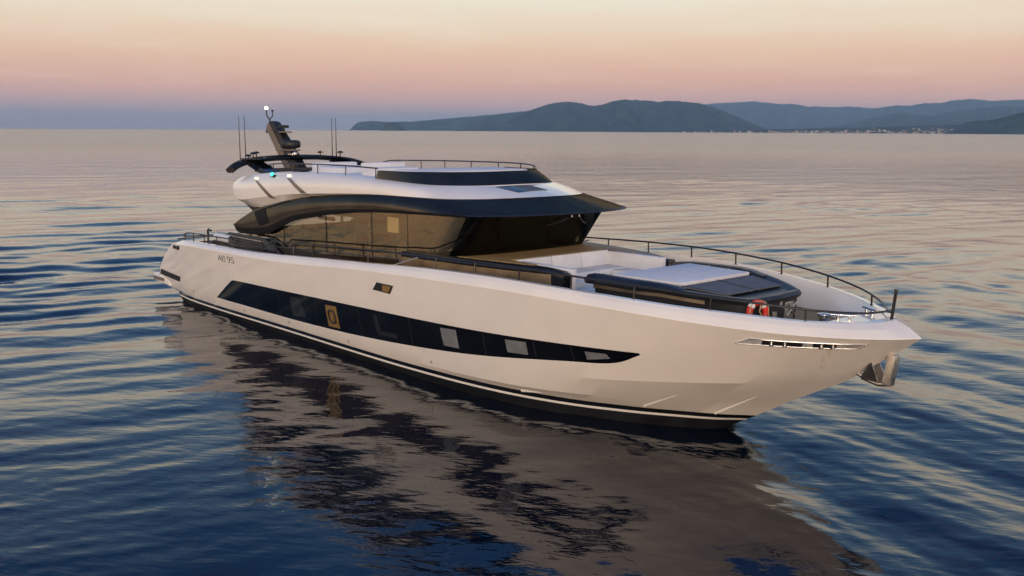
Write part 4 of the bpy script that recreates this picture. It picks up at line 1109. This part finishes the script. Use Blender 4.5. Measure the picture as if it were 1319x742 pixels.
while cnt < 285:
    u_ = rg.random()
    b_deg = 129.5 - (129.5 - 109.6) * (u_ ** .72)
    dens = float(np.interp(b_deg, [109.5, 112, 114, 117, 121, 124, 127, 130], [.6, .9, 1, 1, .8, .4, .16, .06]))
    if rg.random() > dens: continue
    t = -1 + .02 + abs(rg.gauss(0, .22)) * (1.0 if b_deg < 119 else .6)
    if t > -.25: continue
    x, y, z = hf(b_deg, t)
    if z < -.4: z = 0.0
    k = rg.choice((0, 0, 1, 2, 3, 3))
    o = bpy.data.objects.new('town_house', protos[k]); COL.objects.link(o); cnt += 1
    o.location = (x, y, z - .5); s_ = rg.uniform(.4, .75); o.scale = (s_, s_, s_ * rg.uniform(.8, 1.5 if k < 2 else 1.1))
    o.rotation_euler.z = math.radians(b_deg - 90 + rg.uniform(-25, 25)) + 0
    tag(o, HLAB[k] + ' among the tiny buildings of the distant shoreline town', 'house', HLAB[k] + 's of the shoreline town')
# square bell tower at the foot of the headland
b_ = MB(); b_.box((0, 0, 22), (9, 9, 44), 0); b_.box((0, 0, 44.6), (10.5, 10.5, 1.2), 0)
b_.add([(-4.6, -4.6, 45.3), (4.6, -4.6, 45.3), (4.6, 4.6, 45.3), (-4.6, 4.6, 45.3), (0, 0, 55)], [(0, 1, 4), (1, 2, 4), (2, 3, 4), (3, 0, 4), (3, 2, 1, 0)], 1)
b_.box((0, -4.56, 38), (3, .15, 6), 2)
tw = b_.build('bell_tower', [HM[1], ROOFM, WINM], None, smooth=20)
x, y, z = hf(111.15, -.93); tw.location = (x, y, z - .5); tw.rotation_euler.z = math.radians(25)
tag(tw, 'pale square tower standing above the roofs beside the dark headland', 'tower')

# ------------------------------------------------------------------ haze
hz = MB(); hz.box((-3000, 4000, 398), (92000, 92000, 802))
me_ = bpy.data.meshes.new('haze'); me_.from_pydata(hz.v, [], hz.f)
hm = bpy.data.materials.new('haze_air'); hm.use_nodes = True; hm.node_tree.nodes.clear(); b = NB(hm.node_tree)
pv = b.n('ShaderNodeVolumePrincipled'); pv.inputs['Color'].default_value = (.43, .69, .97, 1); pv.inputs['Density'].default_value = 3.9e-5
o_ = b.n('ShaderNodeOutputMaterial'); b.l(pv.outputs[0], o_.inputs['Volume'])
haze = link('haze', me_, hm, None, smooth=None)
tag(haze, 'thin evening haze over the whole sea and coast', None, None, 'stuff')
